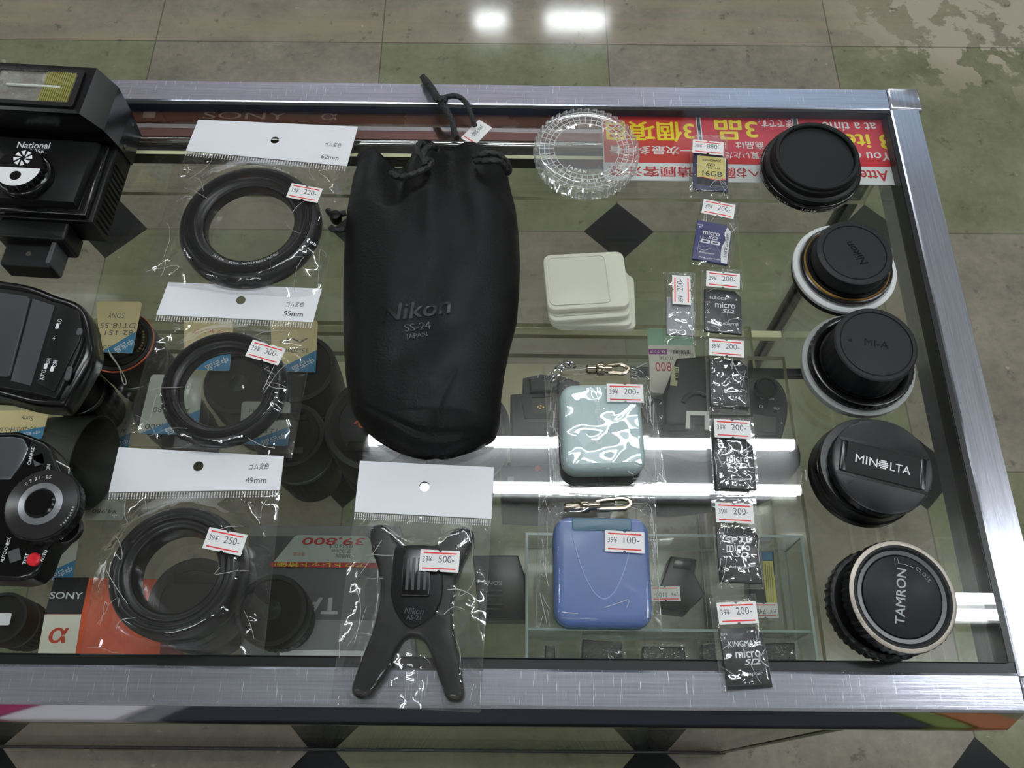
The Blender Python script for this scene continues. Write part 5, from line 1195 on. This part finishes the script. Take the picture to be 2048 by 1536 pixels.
s = price_card(tg, [(1294, 657), (1386, 657), (1396, 790), (1302, 786)], -172, pm('ivory tag', (214, 208, 196), .6), [('800', .70, .60, .34, .14, pm('tag red print', (180, 60, 70), .6)), ('70,728', .62, .46, .3, .06, TXT), ('デジタル一眼レフ', .55, .36, .6, .06, TXT), ('メーカー', .7, .12, .4, .06, TXT), ('0236517', .2, .42, .32, .06, TXT)])
s.name = 'card'
slab([loc_of(tg, *q_, -171) for q_ in ((1294, 657), (1386, 657), (1388, 690), (1296, 690))], .5, .62).build('green_band', pm('green tag band', (150, 190, 160), .6), tg)
slab([loc_of(tg, *q_, -171) for q_ in ((1297, 698), (1334, 698), (1335, 708), (1298, 708))], .5, .62).build('purple_band', pm('purple band', (140, 56, 136), .6), tg)
x, y = loc_of(tg, 1316, 703, -171); put(fit('AB-ランク', 13, 2.8, bold=.02), x, y, .66, math.pi).build('tag_print', WHT, tg)
bb_ = MB()
for k in range(14): bb_.join(slab([loc_of(tg, *q_, -171) for q_ in ((1347+k*2.5, 700), (1348.4+k*2.5, 700), (1348.6+k*2.5, 707), (1347.2+k*2.5, 707))], .5, .66))
bb_.build('barcode', INK, tg)
slab(rrect(30, 8, 1, 2, 0, 0), ZT+172, -.1).build('tag_stand', ACRY, tg)
t = thing('camera', 'black camera with open accessory shoe, left of the grey blue card holder', 'camera', at(1075, 830, ZT), 0); zt = -152.0; h = zt-ZT
slab(cp([(1021, 785), (1046, 783), (1046, 752), (1082, 744), (1125, 748), (1160, 760), (1166, 860), (1130, 884), (1024, 884)]), 0, h, 3, botbev=2).build('body', CAMD, t, sharp=50)
slab(cp([(1058, 757), (1090, 750), (1118, 756), (1118, 782), (1060, 782)], zt+6), h-2, h+7, 2).build('viewfinder_hump', CAMD, t)
plate(cp([(1040, 790), (1115, 786), (1115, 838), (1050, 838)], zt), [cp([(1064, 796), (1104, 794), (1104, 828), (1066, 828)], zt)], h, 1.2).build('shoe_frame', BLK, t)
g = MB(); [g.join(slab(circ(.7, 8, *cp([px])[0]), h, h+.6)) for px in ((1076, 812), (1082, 810), (1080, 815), (1087, 813))]; g.build('contact', GOLDM, t)
g = MB(); x, y = cp([(1076, 756)])[0]; put(fit('+/-', 5, 2), x, y, h+7.1, 1.4).build('lettering', WHT, t)
t = thing('camera', 'dark camera lying under the lamp reflections left of the deep blue card holder', 'camera', at(1070, 940, ZT), 0); zt = -178.0; h = zt-ZT
slab(cp([(1000, 906), (1100, 900), (1240, 902), (1240, 985), (1100, 990), (1004, 985)]), 0, h, 5, botbev=2).build('body', CAMB, t, sharp=50)
slab(cp([(1016, 930), (1028, 930), (1028, 960), (1016, 960)]), h, h+.6, .2).build('grey_button', pm('grey button', (120, 124, 120), .5), t)
p = cp([(1078, 904)])[0]; lathe([(2.4, 0), (2.4, 1.6), (0, 2)], 20).mapped(lambda x, y, z: (x+p[0], y+p[1]-4, z+h)).build('red_button', pm('dull red button', (150, 50, 40), .4), t)
p = cp([(1180, 950)])[0]; lathe([(15, 0), (15, 7), (13.6, 8), (9, 8), (8.6, 6.6), (0, 6.6)], 60, {0: (40, .5), 1: (40, .5)}).mapped(lambda x, y, z: (x+p[0], y+p[1], z+h)).build('control_dial', BLK, t)
# clear tray with small accessories along the front
tr = thing('clear_tray', 'clear acrylic tray of small accessories along the front of the shelf', 'tray', at(1290, 1180, ZT), 0)
q = poly(tr, [(1052, 1068), (1606, 1066), (1640, 1330), (1050, 1330)], ZS+50); xs = [p_[0] for p_ in q]; x0, x1 = (xs[0]+xs[3])/2, (xs[1]+xs[2])/2; y1 = (q[0][1]+q[1][1])/2; y0 = 76-tr.location.y*1000
pane(x0, x1, y0, y1, 0, 2, 'tray_floor', tr, [ACRY, GLASSE])
for nm, a_, b_, c_, d_ in (('tray_wall', x0, x1, y1-2, y1), ('tray_wall', x0, x1, y0, y0+2), ('tray_wall', x0, x0+2, y0+2, y1-2), ('tray_wall', x1-2, x1, y0+2, y1-2)): pane(a_, b_, c_, d_, 2, 48, nm, tr, [ACRY, ACRYE])
ym = loc_of(tr, 1300, 1262, ZS+40)[1]; pane(x0+2.2, x1-2.2, ym-1, ym+1, 2, 44, 'divider', tr, [ACRY, ACRYE])
ZB = ZT+2.2
def small(name, label, cat, pts, zt, mat, group='small black accessories in the clear tray', bev=1.5):
    t = thing(name, label, cat, at(sum(p_[0] for p_ in pts)/len(pts), sum(p_[1] for p_ in pts)/len(pts), ZB), 0, group)
    slab([loc_of(t, *p_, zt) for p_ in pts], .1, zt-ZB, bev, botbev=.5).build('shell', mat, t); return t, zt-ZB
BLK2 = pm('accessory plastic', (14, 14, 15), .3)
t, h = small('battery_charger', 'flat black battery charger with grey maker lettering, right of the flash stand', 'charger', [(945, 1110), (1036, 1110), (1050, 1150), (1052, 1240), (958, 1240)], ZS+22, BLK2)
x, y = loc_of(t, 985, 1166, ZS+22); put(fit('SONY', 15, 3.6, bold=.02), x, y, h+.1, math.pi).build('lettering', pm('silver print', (150, 150, 148), .5), t)
g = MB(); [g.join(slab([loc_of(t, *p_, ZS+22) for p_ in ((972, 1180+k*9), (1004, 1180+k*9), (1004, 1184+k*9), (972, 1184+k*9))], h, h+.6)) for k in range(5)]; g.build('slot_rib', BLKG, t)
t, h = small('adapter_plug', 'black adapter in crumpled film with a price sticker, right of the deep blue holder', 'adapter', [(1342, 1112), (1394, 1118), (1390, 1148), (1410, 1190), (1376, 1224), (1316, 1216), (1322, 1168)], ZS+26, BLK2)
slab([loc_of(t, *p_, ZS+26) for p_ in ((1348, 1118), (1384, 1122), (1380, 1140), (1346, 1136))], h, h+1, .4).build('socket', BLKG, t)
x, y = loc_of(t, 1331, 1187, ZS+28); sticker(t, x, y, h+1.5, math.pi+.02, ('39¥', '1100-'), 24, 12)
t, h = small('battery_pack', 'black battery with a yellow printed label at the right end of the clear tray', 'battery', [(1498, 1102), (1548, 1102), (1556, 1228), (1500, 1228)], ZS+20, BLK2)
slab([loc_of(t, *p_, ZS+20) for p_ in ((1524, 1122), (1545, 1122), (1555, 1212), (1534, 1212))], h, h+.3).build('yellow_label', pm('battery label', (196, 190, 96), .5), t)
slab([loc_of(t, *p_, ZS+20) for p_ in ((1522, 1104), (1544, 1104), (1545, 1121), (1524, 1121))], h, h+.3).build('blue_label', pm('battery blue label', (70, 130, 170), .5), t)
x, y = loc_of(t, 1530, 1220, ZS+22); sticker(t, x, y, h+.6, math.pi, ('39¥', '748-'), 22, 12)
g = MB(); [g.join(slab([loc_of(t, *p_, ZS+20) for p_ in ((1530+k*4, 1128+k*2), (1531+k*4, 1128+k*2), (1535+k*4, 1204), (1534+k*4, 1204))], h+.3, h+.36)) for k in range(4)]; g.build('label_print', GREYT, t)
for k, (pts, lb) in enumerate((([(1166, 1278), (1244, 1284), (1248, 1335), (1162, 1335)], 'black accessory below the left of the deep blue holder'), ([(1288, 1292), (1370, 1292), (1374, 1335), (1284, 1335)], 'black accessory below the right of the deep blue holder'), ([(1405, 1288), (1432, 1286), (1434, 1335), (1404, 1335)], 'narrow black accessory left of the lowest card sleeve'), ([(1530, 1286), (1590, 1284), (1594, 1335), (1532, 1335)], 'black accessory right of the lowest card sleeve'), ([(1090, 1290), (1110, 1290), (1112, 1335), (1090, 1335)], 'narrow black accessory nearest the battery charger'))):
    t, h = small('accessory', lb, 'accessory', pts, ZS+16, BLK2)
    bgx = [loc_of(t, *p_, ZS+16) for p_ in pts]; cx = sum(p_[0] for p_ in bgx)/4; w_ = bgx[1][0]-bgx[0][0]; yy1 = bgx[0][1]; yy0 = bgx[2][1]
    m_, P_, Z_ = film_grid(t, [(bgx[0][0]-5, yy1+5), (bgx[1][0]+5, yy1+5), (bgx[1][0]+5, yy0-1), (bgx[0][0]-5, yy0-1)], 22, 22, lambda x, y: h+.6, 1.6, 60+k, z0=1, wr=6, iters=5, bodyw=1); m_.build('film', FILMS, t, sharp=180)
